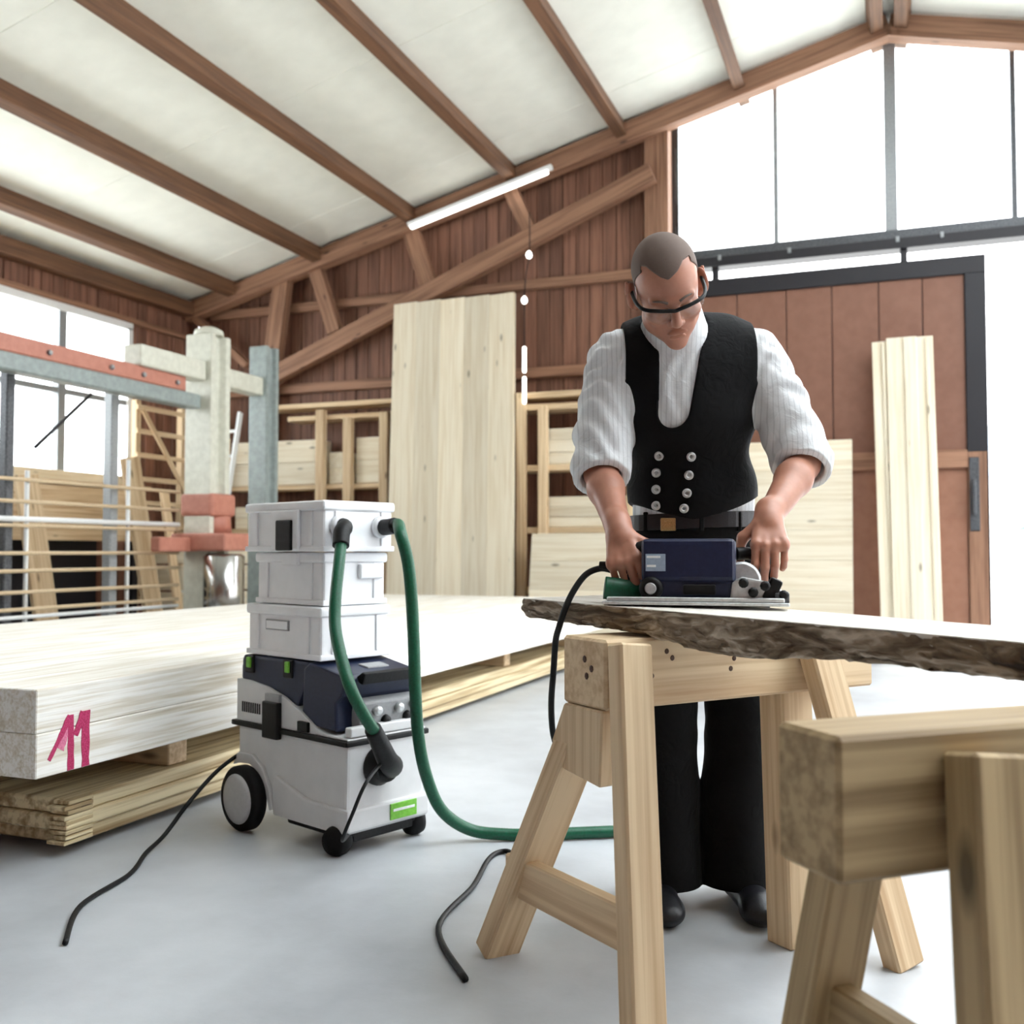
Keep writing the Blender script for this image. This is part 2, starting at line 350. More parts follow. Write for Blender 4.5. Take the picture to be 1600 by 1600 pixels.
# roof
ce = thing('ceiling', 'pale sloping roof panels carried by brown timber purlins', 'ceiling', kind='structure')
pur = [-7.15, -6.02, -4.84, -3.68, -2.52, -1.36, -.12]
th = math.atan(PITCH)
RY0, RY1 = -5.0, 10.0
SKY0, SKY1 = 1.0, 7.0            # glazed bays of the right hand slope, outside the view
for sgn in (1, -1):
    edges = [-WX-.2]+pur+[0.0]
    for a, b in zip(edges[:-1], edges[1:]):
        ys = [RY0]
        while ys[-1] < RY1-.01: ys.append(min(ys[-1]+2.0, RY1))
        for yy, y2 in zip(ys[:-1], ys[1:]):
            mx_, L_ = (a+b)/2, (b-a)/math.cos(th)
            glazed = sgn < 0 and yy >= SKY0-.01 and y2 <= SKY1+.01 and -6.1 < a < -1.3
            box('skylight_pane' if glazed else 'roof_panel', (sgn*mx_, (yy+y2)/2, roof_z(mx_)+.03), (L_-.004, y2-yy-.006, .04 if not glazed else .012), 'glass' if glazed else 'roofp', ce, (0, -sgn*th, 0), .003)
    for px in pur:
        box('purlin', (sgn*px, (RY0+RY1)/2, roof_z(px)-.075), (.11, RY1-RY0, .17), 'purlin', ce, (0, -sgn*th, 0))
# the sides behind the photographer
wr = thing('wall_right', 'brown board side wall on the right, outside the picture', 'wall', kind='structure')
span('lower_boards', (WX, WX+.06), (-5, 9.9), (0, 1.2), 'brown', wr); span('upper_boards', (WX, WX+.06), (-5, 9.9), (3.4, EAVE), 'brown', wr)
for k in range(9): span('pier', (WX, WX+.06), (-5+k*1.8, (-4.6 if k > 3 else -3.2)+k*1.8), (1.2, 3.4), 'brown', wr)
wf_ = thing('wall_front', 'brown board gable wall behind the photographer', 'wall', kind='structure')
prism('gable_boards', [(-WX, 0), (WX, 0), (WX, EAVE), (0, roof_z(0)), (-WX, EAVE)], -5.08, -5.0, 1, M['brown'][2], wf_)
span('lower_boards', (-WX-.08, -WX), (-5, 1.5), (0, EAVE), 'brown', wl)
# gable truss
ts = thing('roof_truss', 'brown timber roof truss with diagonal braces against the gable', 'truss', kind='structure')
Yt = 9.68
for s in (1, -1):
    bar('rafter', (-s*WX, Yt, roof_z(WX)-.13), (-s*.0, Yt, roof_z(0)-.13), .16, .20, 'beam', ts)
def tb(p, q, h_=.17, dy=0, w_=.12): bar('brace', (p[0], Yt+dy, p[1]), (q[0], Yt+dy, q[1]), w_, h_, 'beam', ts)
tb((-6.72, 2.86), (-2.2, 4.66), .19, -.02)
tb((-6.50, 4.02), (-6.66, 2.9), .2, .02); tb((-6.08, 4.1), (-5.82, 3.36), .16, .04); tb((-4.9, 4.46), (-4.66, 3.76), .18, .04); tb((-3.74, 4.74), (-3.52, 4.26), .15, .04)
tb((-6.66, 2.95), (-6.80, 2.2), .16, .02); tb((-7.75, 3.72), (-6.95, 3.05), .08, .0)

# ------------------------------------------------------------------ outside
hs = thing('house', 'pale far house with blue grey roof seen through the door opening', 'house', loc=(9.0, 62, -.1))
span('wall', (-9, 9), (-4, 4), (0, 5.0), 'far_wall', hs); prism('roof', [(-4.6, 4.9), (4.6, 4.9), (0, 8.0)], -9.5, 9.5, 0, 'far_roof', hs)
for k in range(4): span('window', (-7.5+k*4, -6.2+k*4), (-4.06, -4.0), (1.4, 3.0), 'far_roof', hs)
tr_ = thing('fir_tree', 'dark green fir tree at the edge of the yard outside', 'tree', loc=(5.75, 40, -.1))
lathe('trunk', [(.22, 0), (.06, 7.5)], 'bark', tr_, n=8)
for k in range(9):
    z = 1.0+k*.8; r_ = 2.0*(1-k/9.6)
    o = lathe('branch_tier', [(r_, 0), (r_*.8, .12), (.1, 1.1)], 'leaf', tr_, (0, 0, z), n=14)
    for i, v in enumerate(o.data.vertices):
        if i < 14: v.co.x *= 1.15 if i % 2 else .8; v.co.y *= 1.15 if i % 2 else .8; v.co.z -= .15 if i % 2 else 0
wf = thing('yard_fence', 'pale low fence rail along the far side of the yard', 'fence', loc=(3, 30, -.06))
for k in range(9): span('fence_post', (k*1.2-.05, k*1.2+.05), (-.05, .05), (0, 1.15), 'far_wall', wf)
for z in (.45, .95): span('fence_rail', (-.2, 9.9), (-.08, -.05), (z, z+.12), 'far_wall', wf)

# ------------------------------------------------------------------ panels and boards at the gable
def stave_panel(name, label, p0, p1, width, thick, n, mat, across=(1, 0, 0), horizontal=False):
    t = thing(name, label, 'panel', loc=p0)
    d = Vector(p1)-Vector(p0); ac = Vector(across).normalized(); nr = d.normalized().cross(ac)
    for k in range(n):
        if not horizontal:
            o = ac*((k+.5)/n-.5)*width
            bar('stave', o, o+d, width/n-.0015, thick+random.uniform(-.001, .001), mat, t, up=nr, e=.0015)
        else:
            c = d*((k+.5)/n)
            bar('stave', c-ac*width/2, c+ac*width/2, d.length/n-.0015, thick+random.uniform(-.001, .001), mat, t, up=nr, e=.0015)
    return t
stave_panel('wood_panel', 'tall pale laminated pine panel leaning on the gable truss', (-4.13, 9.05, .03), (-4.28, 9.50, 3.55), 1.37, .05, 5, 'pine')
stave_panel('wood_panel', 'pale panel of horizontal staves standing before the sliding door', (-.93, 9.3, .02), (-.93, 9.56, 1.93), 1.14, .05, 7, 'pine', horizontal=True)
stave_panel('wood_panel', 'low pale panel standing before the right hand timber shelf', (-2.75, 8.95, .02), (-2.75, 9.12, 1.09), 1.04, .04, 4, 'pine', horizontal=True)
for (xa, xb, w_, top, yy, lab) in ((-.05, -.105, .15, 2.78, .05, 'narrow pine plank leaning on the sliding door, leftmost of three'), (.10, .065, .25, 2.80, 0, 'wide knotty pine plank leaning on the sliding door between two others'), (.29, .255, .14, 2.80, .04, 'pine plank leaning on the sliding door nearest its dark edge')):
    pt = thing('leaning_plank', lab, 'plank', loc=(xa, 9.08+yy, .015), group='planks leaning on the sliding door')
    bar('board', (0, 0, 0), (xb-xa, .42-yy*.3, top), w_, .035, 'pine', pt, up=(0, -1, 0))
    bar('batten', (w_*.12, -.022, .02), (xb-xa+w_*.12, .40-yy*.3-.022, top-.01), .02, .012, 'pine', pt, up=(0, -1, 0), e=.001)
# timber shelves
sl = thing('timber_shelf', 'brown timber shelf rack in the far corner left of the tall panel', 'shelf', loc=(0, 0, 0))
for xx, z1 in ((-7.1, 2.2), (-5.84, 2.46), (-5.5, 2.36), (-5.06, 2.4)): span('post', (xx-.05, xx+.05), (9.42, 9.50), (0, z1), 'pine_warm', sl)
for z, x0 in ((2.50, -6.6), (2.36, -6.3), (1.60, -7.1), (1.12, -7.1), (.6, -7.1)): span('shelf_board', (x0, -5.0), (9.50, 9.79), (z, z+.05), 'pine_warm', sl)
for k, (x0, x1, z0, z1, lab) in enumerate(((-7.05, -5.9, 1.655, 2.15, 'square pale timber block at the left end of the corner shelf'), (-5.78, -5.55, 1.655, 2.0, 'narrow pale timber block between two posts of the corner shelf'), (-5.44, -5.1, 1.655, 2.15, 'pale timber block on the corner shelf beside the tall panel'), (-7.0, -5.1, 1.172, 1.42, 'long pale beam on the lower board of the corner shelf'))):
    t = thing('timber_block', lab, 'timber', loc=((x0+x1)/2, 9.65, z0), group='timbers on the corner shelf')
    h_ = (z1-z0)/2
    for q in range(2): span('layer', (-(x1-x0)/2, (x1-x0)/2), (-.12-q*.006, .12), (q*h_+.001, (q+1)*h_-.001), 'pine', t)
sr = thing('timber_shelf', 'pale timber shelf rack between the tall panel and the carpenter', 'shelf')
for xx, z1 in ((-3.48, 2.5), (-3.25, 2.36), (-2.35, 2.5)): span('post', (xx-.045, xx+.045), (9.34, 9.42), (0, z1), 'pine_warm', sr)
for z in (2.45, 2.33, 1.72, 1.10, .5): span('shelf_board', (-3.53, -2.3), (9.42, 9.74), (z, z+.06), 'pine_warm', sr)
for z, hh, lab in ((1.782, .36, 'pale board pack on the top bay of the right hand shelf'), (1.162, .30, 'warm board pack on the middle bay of the right hand shelf'), (.562, .34, 'board pack on the bottom bay of the right hand shelf')):
    t = thing('board_pack', lab, 'boards', loc=(-2.82, 9.58, z), group='board packs on the right hand shelf')
    for q in range(3): span('board', (-.40, .42), (-.13-.01*(q % 2), .13), (q*hh/3+.001, (q+1)*hh/3-.001), 'pine', t)
# lamps
lt = thing('tube_light', 'lit fluorescent tube fitting under the gable rafter', 'lamp')
bar('housing', (-4.82, 9.52, 4.40), (-3.2, 9.52, 4.81), .06, .05, 'whitep', lt); bar('tube', (-4.78, 9.50, 4.365), (-3.24, 9.50, 4.755), .04, .04, 'lit', lt)
ls = thing('lamp_string', 'string of small lamps and tubes hanging beside the tall panel', 'lamp')
tube('cable', [(-3.37, 9.31, 4.30), (-3.37, 9.31, 3.90), (-3.42, 9.31, 3.5), (-3.42, 9.31, 2.40)], .006, 'black', ls, n=6)
for p in ((-3.37, 9.30, 3.86), (-3.42, 9.30, 3.41)):
    lathe('bulb', [(.010, .045), (.026, .025), (.032, 0), (.022, -.024), (.006, -.032)], 'lit', ls, p, n=12)
for z0, z1 in ((2.69, 2.95), (2.38, 2.65)): lathe('tube', [(.012, z0), (.019, z0+.01), (.019, z1-.01), (.012, z1)], 'lit', ls, (-3.42, 9.30, 0), n=10)

# ------------------------------------------------------------------ lifting gantry and rod rack on the left
gx = -5.6
g = thing('lifting_gantry', 'cream steel gantry with red rail and columns behind the panel stack', 'gantry', loc=(gx, 0, 0))
span('red_rail', (-.05, .05), (2.6, 6.87), (2.265, 2.39), 'red', g, .01); span('grey_beam', (-.08, .06), (2.6, 7.05), (2.14, 2.263), 'greyp', g, .012)
for yy in (5.4, 6.0, 6.35, 6.75): lathe('bolt', [(.02, 0), (.02, .02), (.012, .026)], 'steel', g, (.05, yy, 2.32), (1, 0, 0), n=6)
def column(c, w_, h_, mat):
    x, y = c; a = w_/2; i = a*.55
    pr_ = [(x-a, y-a), (x+a, y-a), (x+a, y-i), (x+i, y-i*.6), (x+i, y+i*.6), (x+a, y+i), (x+a, y+a), (x-a, y+a)]
    prism('column', pr_, 0, h_, 2, mat, g, .012, 2)
column((0, 7.22), .27, 2.80, 'cream'); column((.0, 8.05), .2, 2.86, 'greyp')
lathe('column_cap', [(.13, 0), (.12, .05), (.06, .08)], 'cream', g, (0, 7.22, 2.80), n=20)
rbox('arm', (0, 6.68, 2.47), (.18, .8, .17), 'cream', g, .02); rbox('arm', (-.02, 7.66, 2.47), (.16, .62, .17), 'cream', g, .02)
lathe('piston', [(.17, 0), (.17, .88), (.14, .9)], 'chrome', g, (.26, 7.12, 0.0), n=28)
cl = rbox('clamp', (.12, 7.2, 1.0), (.56, .52, .15), 'red', g, .03)
rbox('clamp_head', (.0, 7.24, 1.32), (.34, .34, .2), 'red', g, .04)
lathe('clamp_collar', [(.16, 0), (.15, .14), (.12, .16)], 'red', g, (0.02, 7.28, 1.08), n=20)
rbox('clamp_arm', (0, 6.82, .98), (.1, .5, .12), 'red', g, .02)
rk = thing('rod_rack', 'grey metal rack of pale horizontal rods before the left window', 'rack', loc=(gx-.25, 0, 0))
sx = 1.0446  # rack stands a little behind the gantry
for yy, w_, z1, mt in ((5.33, .075, 2.22, 'steel_d'), (6.34, .085, 2.2, 'steel'), (4.2, .075, 2.22, 'steel_d')):
    span('post', (-w_/2, w_/2), (yy-w_/2, yy+w_/2), (0, z1), mt, rk, .008)
for yy, z0, z1 in ((5.45, .3, 1.5), (6.46, .3, 1.66)): tube('upright', [(.07, yy, z0), (.07, yy, z1)], .016, 'whitep', rk, n=8, straight=True)
for z in (1.43, 1.275, 1.15, 1.105, .91, .785, .635, .515, .46): tube('rod', [(.1, 3.4, z), (.1, 7.04, z)], .014 if z != 1.15 else .02, 'whitep' if z in (1.15, .46) else 'rod', rk, n=8, straight=True)
tube('tie_rod', [(.0, 5.58, 1.68), (.0, 6.12, 2.15)], (.014), 'dark', rk, n=6, straight=True)
LP = [(-6.45, 7.64, .01), (-6.55, 7.33, 1.78), (-6.5, 6.42, .01), (-6.68, 6.28, 1.55), (-6.45, 7.98, .01), (-6.6, 7.86, 1.5)]
bn = thing('storage_bench', 'long wooden storage bench under the left window', 'bench', loc=(-7.42, 5.0, 0))
for k in range(3): span('front_board', (.28, .31), (-3.2, 3.2), (1.02+k*.17, 1.185+k*.17), 'pine_warm', bn)
span('bench_top', (-.34, .34), (-3.25, 3.25), (1.535, 1.575), 'pine_warm', bn); span('back_board', (-.34, -.31), (-3.2, 3.2), (0.02, 1.53), 'dark', bn); span('bottom_board', (-.3, .28), (-3.2, 3.2), (.06, .10), 'dark', bn)
for yy in (-3.1, -1.0, 1.0, 3.1): span('post', (.2, .275), (yy-.04, yy+.04), (0, 1.53), 'dark', bn)
# leaning planks, step ladder and lath frame in the far left corner
for (p0, p1, w_, lab) in ((LP[0], LP[1], .24, 'broad warm plank leaning behind the rod rack near the corner'), (LP[2], LP[3], .24, 'broad plank leaning under the left window sill'), (LP[4], LP[5], .1, 'thin plank leaning beside the broad warm plank')):
    o = bar('leaning_plank', p0, p1, w_, .04, 'pine_warm', None, up=(1, 0, .3)); setp(o, lab, 'plank', 'planks behind the rod rack')
ld = thing('step_ladder', 'white step ladder leaning in the far left corner', 'ladder', loc=(-6.9, 9.0, 0))
for s in (-.2, .2): bar('stile', (s, -.35, 0), (s*.8, .25, 2.45), .03, .07, 'whitep', ld)
for k in range(8): bar('rung', (-.195+k*.005, -.35+.07*(k+1), .28*(k+1)), (.195-k*.005, -.35+.07*(k+1), .28*(k+1)), .05, .03, 'whitep', ld)
lf = thing('lath_frame', 'warm timber lath frame standing between window and corner column', 'frame', loc=(-7.4, 8.33, 0))
for yy in (.04, .75, 1.3): span('post', (-.035, .035), (yy-.035, yy+.035), (0, 2.5), 'pine_warm', lf)
for k in range(9): span('lath', (.036, .06), (0, 1.35), (.4+k*.25, .45+k*.25), 'pine_warm', lf)
bar('brace', (.07, .06, 2.4), (.07, .9, 1.4), .02, .06, 'pine_warm', lf)
cr = thing('crate', 'pale wooden crate on the floor beside the silver piston', 'crate', loc=(-6.55, 8.05, 0))
for k in range(4): span('board', (-.4, .4), (-.02, .02), (.02+k*.26, .26+k*.26), 'pine', cr); span('board', (.38, .42), (.02, .7), (.02+k*.26, .26+k*.26), 'pine', cr)

# ------------------------------------------------------------------ the stack of laminated panels
up = thing('laminated_panel', 'thick white laminated wood panel marked in magenta, top of the stack', 'panel', loc=(-3.345, 5.085, .29))
for q in range(2): span('layer', (-1.095, 1.095-.002*q), (-2.915, 2.915), (q*.125+.0005, (q+1)*.125-.0005), 'clt', up, .003)
lo = thing('laminated_panel', 'rough edged laminated panel at the bottom of the stack', 'panel', loc=(-3.4, 5.2, .03))
for q in range(3):
    hx = 1.03+(.0, .014, .004)[q]; y0 = -2.79+(.02, -.015, .0)[q]
    o = span('layer', (-1.0, hx), (y0, 2.8), (q*.0467+.0005, (q+1)*.0467-.0005), 'rough', lo, .006)
# splintered end strips on the near corner
for k in range(9): 
    z = .008+k*.0148; span('splinter', (1.02-random.uniform(.01, .05), 1.046), (-2.80-random.uniform(0, .018), -2.70), (z, z+.012), 'rough', lo, .002)
for yy, nth in ((2.95, 'nearest the magenta marked corner'), (4.6, 'behind the wheeled extractor'), (6.2, 'third from the marked corner'), (7.7, 'nearest the gable end')):
    o = span('spacer_batten', (-4.3, -2.40), (yy-.05, yy+.05), (.172, .289), 'pine_warm'); setp(o, 'spacer batten between the stacked panels, '+nth, 'batten', 'spacers in the panel stack')
    o = span('ground_batten', (-4.3, -2.5), (yy-.05, yy+.05), (.0, .029), 'pine_warm'); setp(o, 'flat floor batten under the lowest panel, '+nth, 'batten', 'battens under the panel stack')
# magenta figure 11 on the long face (x = +1.095 in panel axes)
def stroke(p, q, w0, w1):
    p, q = Vector(p), Vector(q); d = (q-p).normalized(); n_ = Vector((-d.y, d.x)); N_ = 7
    a = []; b = []
    for k in range(N_+1):
        t = k/N_; c = p.lerp(q, t); h_ = (w0+(w1-w0)*t)*.5*(1+random.uniform(-.14, .14)); a.append(c+n_*h_); b.append(c-n_*h_)
    return a+b[::-1]
prism('painted_stroke', [(v.x-5.085, v.y-.29) for v in stroke((2.255, .36), (2.291, .42), .03, .01)], 1.094, 1.0959, 0, 'paint_l', up)
for i, (p, q, w0, w1) in enumerate((((2.215, .335), (2.292, .449), .012, .022), ((2.294, .452), (2.296, .293), .018, .026), ((2.312, .39), (2.345, .452), .018, .03), ((2.350, .456), (2.353, .293), .034, .028))):
    prism('painted_stroke', [(v.x-5.085, v.y-.29) for v in stroke(p, q, w0, w1)], 1.094+i*.0002, 1.0962+i*.0002, 0, 'paint', up)

# ------------------------------------------------------------------ dust extractor
VL = ws(-.617, 3.39); VR = R(-42.2)+YAW
va = thing('dust_extractor', 'light grey and navy wheeled dust extractor carrying the white cases', 'vacuum', loc=VL, rz=VR)
# tub
tub = [(-.285, .335), (-.285, .235), (-.265, .215), (-.16, .20), (-.105, .16), (-.085, .085), (-.07, .07), (.285, .07), (.30, .10), (.305, .335)]
prism('tub', tub, -.158, .158, 1, 'vac', va, .012, 2)
prism('wheel_fender', [(-.30, .20), (-.27, .245), (-.19, .25), (-.125, .215), (-.085, .15), (-.065, .085), (-.085, .08), (-.11, .15), (-.15, .195), (-.20, .215), (-.27, .21)], -.172, -.156, 1, 'vac', va, .004, 2)
prism('skirt', [(-.07, .068), (.30, .068), (.318, .08), (.318, .145), (.10, .15), (-.055, .20), (-.075, .17)], -.168, .168, 1, 'vac', va, .008, 2)
rbox('rim', (.0, 0, .343), (.63, .34, .018), 'black', va, .006)
upp = [(-.295, .352), (-.295, .492), (-.22, .49), (-.12, .478), (-.02, .452), (.07, .415), (.15, .372), (.20, .36), (.305, .358), (.308, .352)]
prism('upper_housing', upp, -.16, .16, 1, 'vac', va, .010, 2)
prism('motor_cover', [(-.285, .485), (-.285, .562), (-.27, .575), (.09, .575), (.10, .55), (.06, .47), (.02, .40), (-.12, .44)], -.148, .148, 1, 'navy', va, .010, 2)
prism('control_panel', [(.06, .38), (.07, .555), (.10, .575), (.27, .545), (.285, .525), (.262, .48), (.235, .455), (.24, .37)], -.150, .150, 1, 'navy', va, .008, 2)
prism('carry_handle', [(.26, .53), (.30, .555), (.315, .55), (.30, .515)], -.10, .13, 1, 'black', va, .004, 2)
rbox('display', (.20, .03, .556), (.05, .09, .012), 'vacd', va, .004, 2, (0, R(9.5), 0))
fp = rbox('socket_panel', (.258, .03, .415), (.05, .24, .10), 'vacd', va, .008, 2, (0, R(12), 0))
for k, (yy, zz) in enumerate(((-.06, .02), (-.02, -.015), (.03, .02), (.07, -.012), (.09, .028), (-.09, -.02))): lathe('knob', [(.017, 0), (.015, .014), (.006, .016)], 'black' if k % 2 else 'alu', fp, (.025, yy, zz), (1, 0, 0), n=12)
rbox('front_lip', (.295, 0, .375), (.03, .30, .03), 'vac', va, .006)
# side details on the near side
rbox('latch', (-.075, -.170, .375), (.085, .022, .12), 'black', va, .006); rbox('latch_plate', (-.075, -.164, .445), (.08, .014, .03), 'vacd', va, .003)
rbox('vent_window', (.09, -.163, .372), (.055, .014, .032), 'black', va, .003)
for k in range(9): span('vent_slot', (-.262+k*.0125, -.262+k*.0125+.007), (-.1625, -.157), (.383, .418), 'black', va, .001)
for xx in (-.235, -.015):
    c_ = rbox('case_clip_socket', (xx, -.147, .545), (.052, .014, .06), 'black', va, .006); rbox('case_clip', (.004, -.008, .006), (.022, .012, .036), 'lime', c_, .004)
rbox('cord_winder', (-.31, -.09, .51), (.04, .06, .05), 'vacd', va, .008)
# wheels
for s in (-1, 1):
    wh = lathe('rear_wheel', [(.07, -.025), (.098, -.025), (.107, -.016), (.107, .016), (.098, .025), (.07, .025)], 'rubber', va, (-.20, s*.192, .107), (0, s, 0), n=36)
    lathe('hub_cap', [(.082, .018), (.082, .026), (.07, .032), (.02, .034)], 'hub', wh, n=32)
    ca = lathe('caster_fork', [(.02, .0), (.045, .012), (.05, .03), (.03, .045)], 'black', va, (.245, s*.125, .045), n=16)
    lathe('caster_wheel', [(.018, -.03), (.040, -.026), (.046, -.010), (.046, .010), (.040, .026), (.018, .03)], 'rubber', va, (.235+.02, s*.155, .046), (.25, s, 0), n=24)
rbox('undertray', (.12, 0, .055), (.34, .25, .035), 'black', va, .01)
gs = rbox('green_badge', (.319, .055, .112), (.006, .11, .05), 'lime', va, .002); rbox('badge_stripe', (.0035, .0, .004), (.002, .09, .008), 'whitep', gs, .0008)
# suction inlet
lathe('suction_inlet', [(.062, -.01), (.062, .012), (.05, .03), (.045, .05)], 'black', va, (.302, -.035, .262), (1, 0, 0), n=24)
# cases
def case(name, label, x, y, z, L_, W_, H_, detail):
    c_ = thing(name, label, 'case', loc=VL+Matrix.Rotation(VR, 3, 'Z')@Vector((x, y, z)), rz=VR, group='white cases on the dust extractor')
    rbox('body', (0, 0, H_*.42), (L_-.016, W_-.016, H_*.82), 'box', c_, .012); rbox('lid', (0, 0, H_*.90), (L_, W_, H_*.2), 'box', c_, .012)
    rbox('foot_frame', (0, 0, .010), (L_-.004, W_-.004, .018), 'box', c_, .005)
    for sx_ in (-1, 1):
        span('corner_rib', (sx_*(L_/2-.07)-.006, sx_*(L_/2-.07)+.006), (-W_/2+.002, -W_/2+.012), (.02, H_*.8), 'box', c_, .002)
        span('corner_rib', (L_/2-.012, L_/2-.002), (sx_*(W_/2-.055)-.006, sx_*(W_/2-.055)+.006), (.02, H_*.8), 'box', c_, .002)
    return c_
c3 = case('tool_case', 'lowest white plastic case, standing on the navy extractor', -.06, 0, .578, .42, .292, .172, 0)
rbox('label_recess', (-.03, -.139, .105), (.13, .008, .035), 'vacd', c3, .003); rbox('label_card', (-.03, -.1425, .105), (.118, .004, .026), 'box', c3, .001)
c2 = case('tool_case', 'middle white plastic case between two others on the extractor', -.05, .005, .7515, .385, .27, .172, 0)
rbox('latch', (.02, -.137, .150), (.09, .014, .04), 'box', c2, .005); rbox('side_handle', (.190, .06, .11), (.02, .10, .05), 'box', c2, .008)
c1 = case('separator_case', 'topmost white case with hose ports and black clip', -.055, 0, .925, .445, .30, .165, 0)
cp_ = rbox('clip_frame', (.02, -.150, .072), (.15, .014, .13), 'box', c1, .006); rbox('black_clip', (.005, -.010, -.018), (.085, .012, .10), 'black', cp_, .006)
for yy in (-.085, .085): lathe('hose_port', [(.036, -.005), (.036, .012), (.030, .014)], 'box', c1, (.2225, yy, .082), (1, 0, 0), n=24)
# hoses and cords
def WS(l): return [ws(*p) for p in l]
def rot_v(x, y, z): return VL+Matrix.Rotation(VR, 3, 'Z')@Vector((x, y, z))
P1 = rot_v(.168, -.085, 1.007); P2 = rot_v(.168, .085, 1.007); PI_ = rot_v(.335, -.035, .262)
fx = Matrix.Rotation(VR, 3, 'Z')@Vector((1, 0, 0))
h1 = thing('suction_hose', 'green hose from the top case down to the extractor inlet', 'hose')
tube('hose', WS([(-.536, 3.165, .968), (-.534, 3.13, .93), (-.532, 3.09, .88), (-.532, 3.04, .79), (-.526, 3.0, .707), (-.50, 2.94, .629), (-0.462, 2.88, 0.545), (-0.43, 2.885, 0.475), (-0.40, 2.93, 0.41), (-.386, 2.98, .365)]), .0185, 'green', h1, n=14, res=10, ribs=.006)
tube('upper_cuff', [P1-fx*.002, P1+fx*.022+Vector((0, 0, -.003)), ws(-.537, 3.172, .985), ws(-.535, 3.145, .945)], .027, 'black', h1, n=14)
tube('lower_cuff', WS([(-0.402, 2.93, 0.413), (-.386, 2.985, .355), (-.372, 3.04, .30)])+[PI_+fx*.03+Vector((0, 0, .006)), PI_-fx*.01], lambda t: .025+.014*t, 'black', h1, n=16)
h2 = thing('suction_hose', 'long green hose arching from the top case down to the floor', 'hose')
tube('hose', [P2+fx*.05, P2+fx*.085+Vector((0, 0, .008))]+WS([(-0.343, 3.09, 0.985), (-0.318, 3.08, 0.891), (-0.306, 3.08, 0.773), (-0.299, 3.08, 0.636), (-0.294, 3.08, 0.499), (-0.286, 3.1, 0.358), (-0.264, 3.14, 0.23), (-0.22, 3.2, 0.111), (-0.134, 3.25, 0.038), (-0.021, 3.26, 0.0205), (0.104, 3.26, 0.0205), (0.24, 3.28, 0.0205), (.42, 3.3, .0205), (.62, 3.28, .0205), (.8, 3.15, .0205)]), .0195, 'green', h2, n=14, res=10, ribs=.006)
tube('upper_cuff', [P2-fx*.002, P2+fx*.03, P2+fx*.07+Vector((0, 0, .004))], .027, 'black', h2, n=14)
sc_ = tube('power_cord', WS([(0.232, 2.33, 0.884), (0.205, 2.34, 0.888), (0.172, 2.34, 0.874), (0.143, 2.325, 0.838), (0.121, 2.31, 0.795), (0.108, 2.31, 0.755), (0.101, 2.34, 0.72), (0.098, 2.38, 0.65), (0.094, 2.42, 0.568), (0.098, 2.45, 0.496), (0.11, 2.50, 0.445), (0.14, 2.62, 0.334), (0.12, 2.75, 0.177), (0.038, 3.0, 0.03), (-0.02, 3.12, 0.009), (-0.068, 3.05, 0.008), (-0.107, 2.8, 0.008), (-.18, 2.5, .008), (-.1, 2.2, .008)]), .0075, 'black', None, n=8)
setp(sc_, 'black saw cord hanging over the slab end to the floor', 'cord')
vc_ = tube('power_cord', [rot_v(-.285, -.12, .25)]+WS([(-0.985, 3.4, 0.194), (-1.05, 3.3, 0.111), (-1.10, 3.22, 0.03), (-1.115, 3.1, 0.009), (-1.09, 2.9, .008), (-1.12, 2.65, .008), (-1.05, 2.4, .008)]), .007, 'black', None, n=8)
setp(vc_, 'black cord trailing from the extractor beside the panel stack', 'cord')
tc_ = tube('antistatic_cord', [PI_+fx*.03+Vector((0, 0, .05))]+WS([(-0.413, 2.90, 0.273), (-0.455, 2.90, 0.179), (-0.487, 2.92, 0.10)])+[rot_v(.30, -.15, .07)], .0055, 'black', None, n=8)
setp(tc_, 'thin black cord hanging across the extractor front', 'cord')

# ------------------------------------------------------------------ trestles
def trestle(label, loc, rz, Lb, top, hb, wb_, legs, plates, mt='trestle'):
    t = thing('trestle', label, 'trestle', loc=loc, rz=rz, group='timber trestles')
    span('beam', (0, Lb), (0, wb_), (top-hb, top), mt, t, .006)
    for p, q, w_, h_ in legs: bar('leg', p, q, w_, h_, mt, t, up=(0, -1, .0), e=.005)
    for poly, x0, x1 in plates: prism('end_cleat', poly, x0, x1, 0, M['trestle'][2], t, .004, 1)
    return t
T1 = trestle('pine trestle under the bark edged slab, before the carpenter', ws(.1915, 2.075), R(30)+YAW, .80, .745, .145, .16,
    [((.043, -.026, .738), (-.02, -.15, .0), .082, .05), ((.06, .13, .60), (-.05, .37, .0), .09, .06), ((.57, -.026, .738), (.70, -.16, .0), .085, .05), ((.58, .075, .60), (.59, .065, .0), .10, .08)],
    [([(.01, .598), (.155, .598), (.205, .51), (.17, .455), (.02, .44)], -.002, .036)])
bar('stretcher', (-.03, .335, .19), (-.006, -.12, .19), .035, .09, 'trestle', T1)
for x_, z_ in ((.16, .715), (.175, .70), (.12, .665), (.35, .69), (.34, .668), (.66, .72)): lathe('knot', [(.0062, 0), (.0048, .0012)], 'knot', T1, (x_, -.0003, z_), (0, -1, 0), n=8)
for y_, z_ in ((.075, .70), (.05, .682), (.068, .665)): lathe('knot', [(.008, 0), (.004, .0012)], 'knot', T1, (-.0003, y_, z_), (-1, 0, 0), n=7)
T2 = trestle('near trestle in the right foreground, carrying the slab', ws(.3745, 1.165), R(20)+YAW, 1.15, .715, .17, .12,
    [((.19, -.028, .690), (.12, -.13, .0), .085, .055), ((.17, .148, .690), (.10, .26, .0), .085, .055), ((.98, -.028, .690), (1.05, -.13, .0), .085, .055), ((.98, .148, .690), (1.05, .26, .0), .085, .055)], [], 'shaded')
bar('stretcher', (.14, .20, .30), (.14, -.075, .30), .035, .09, 'shaded', T2)

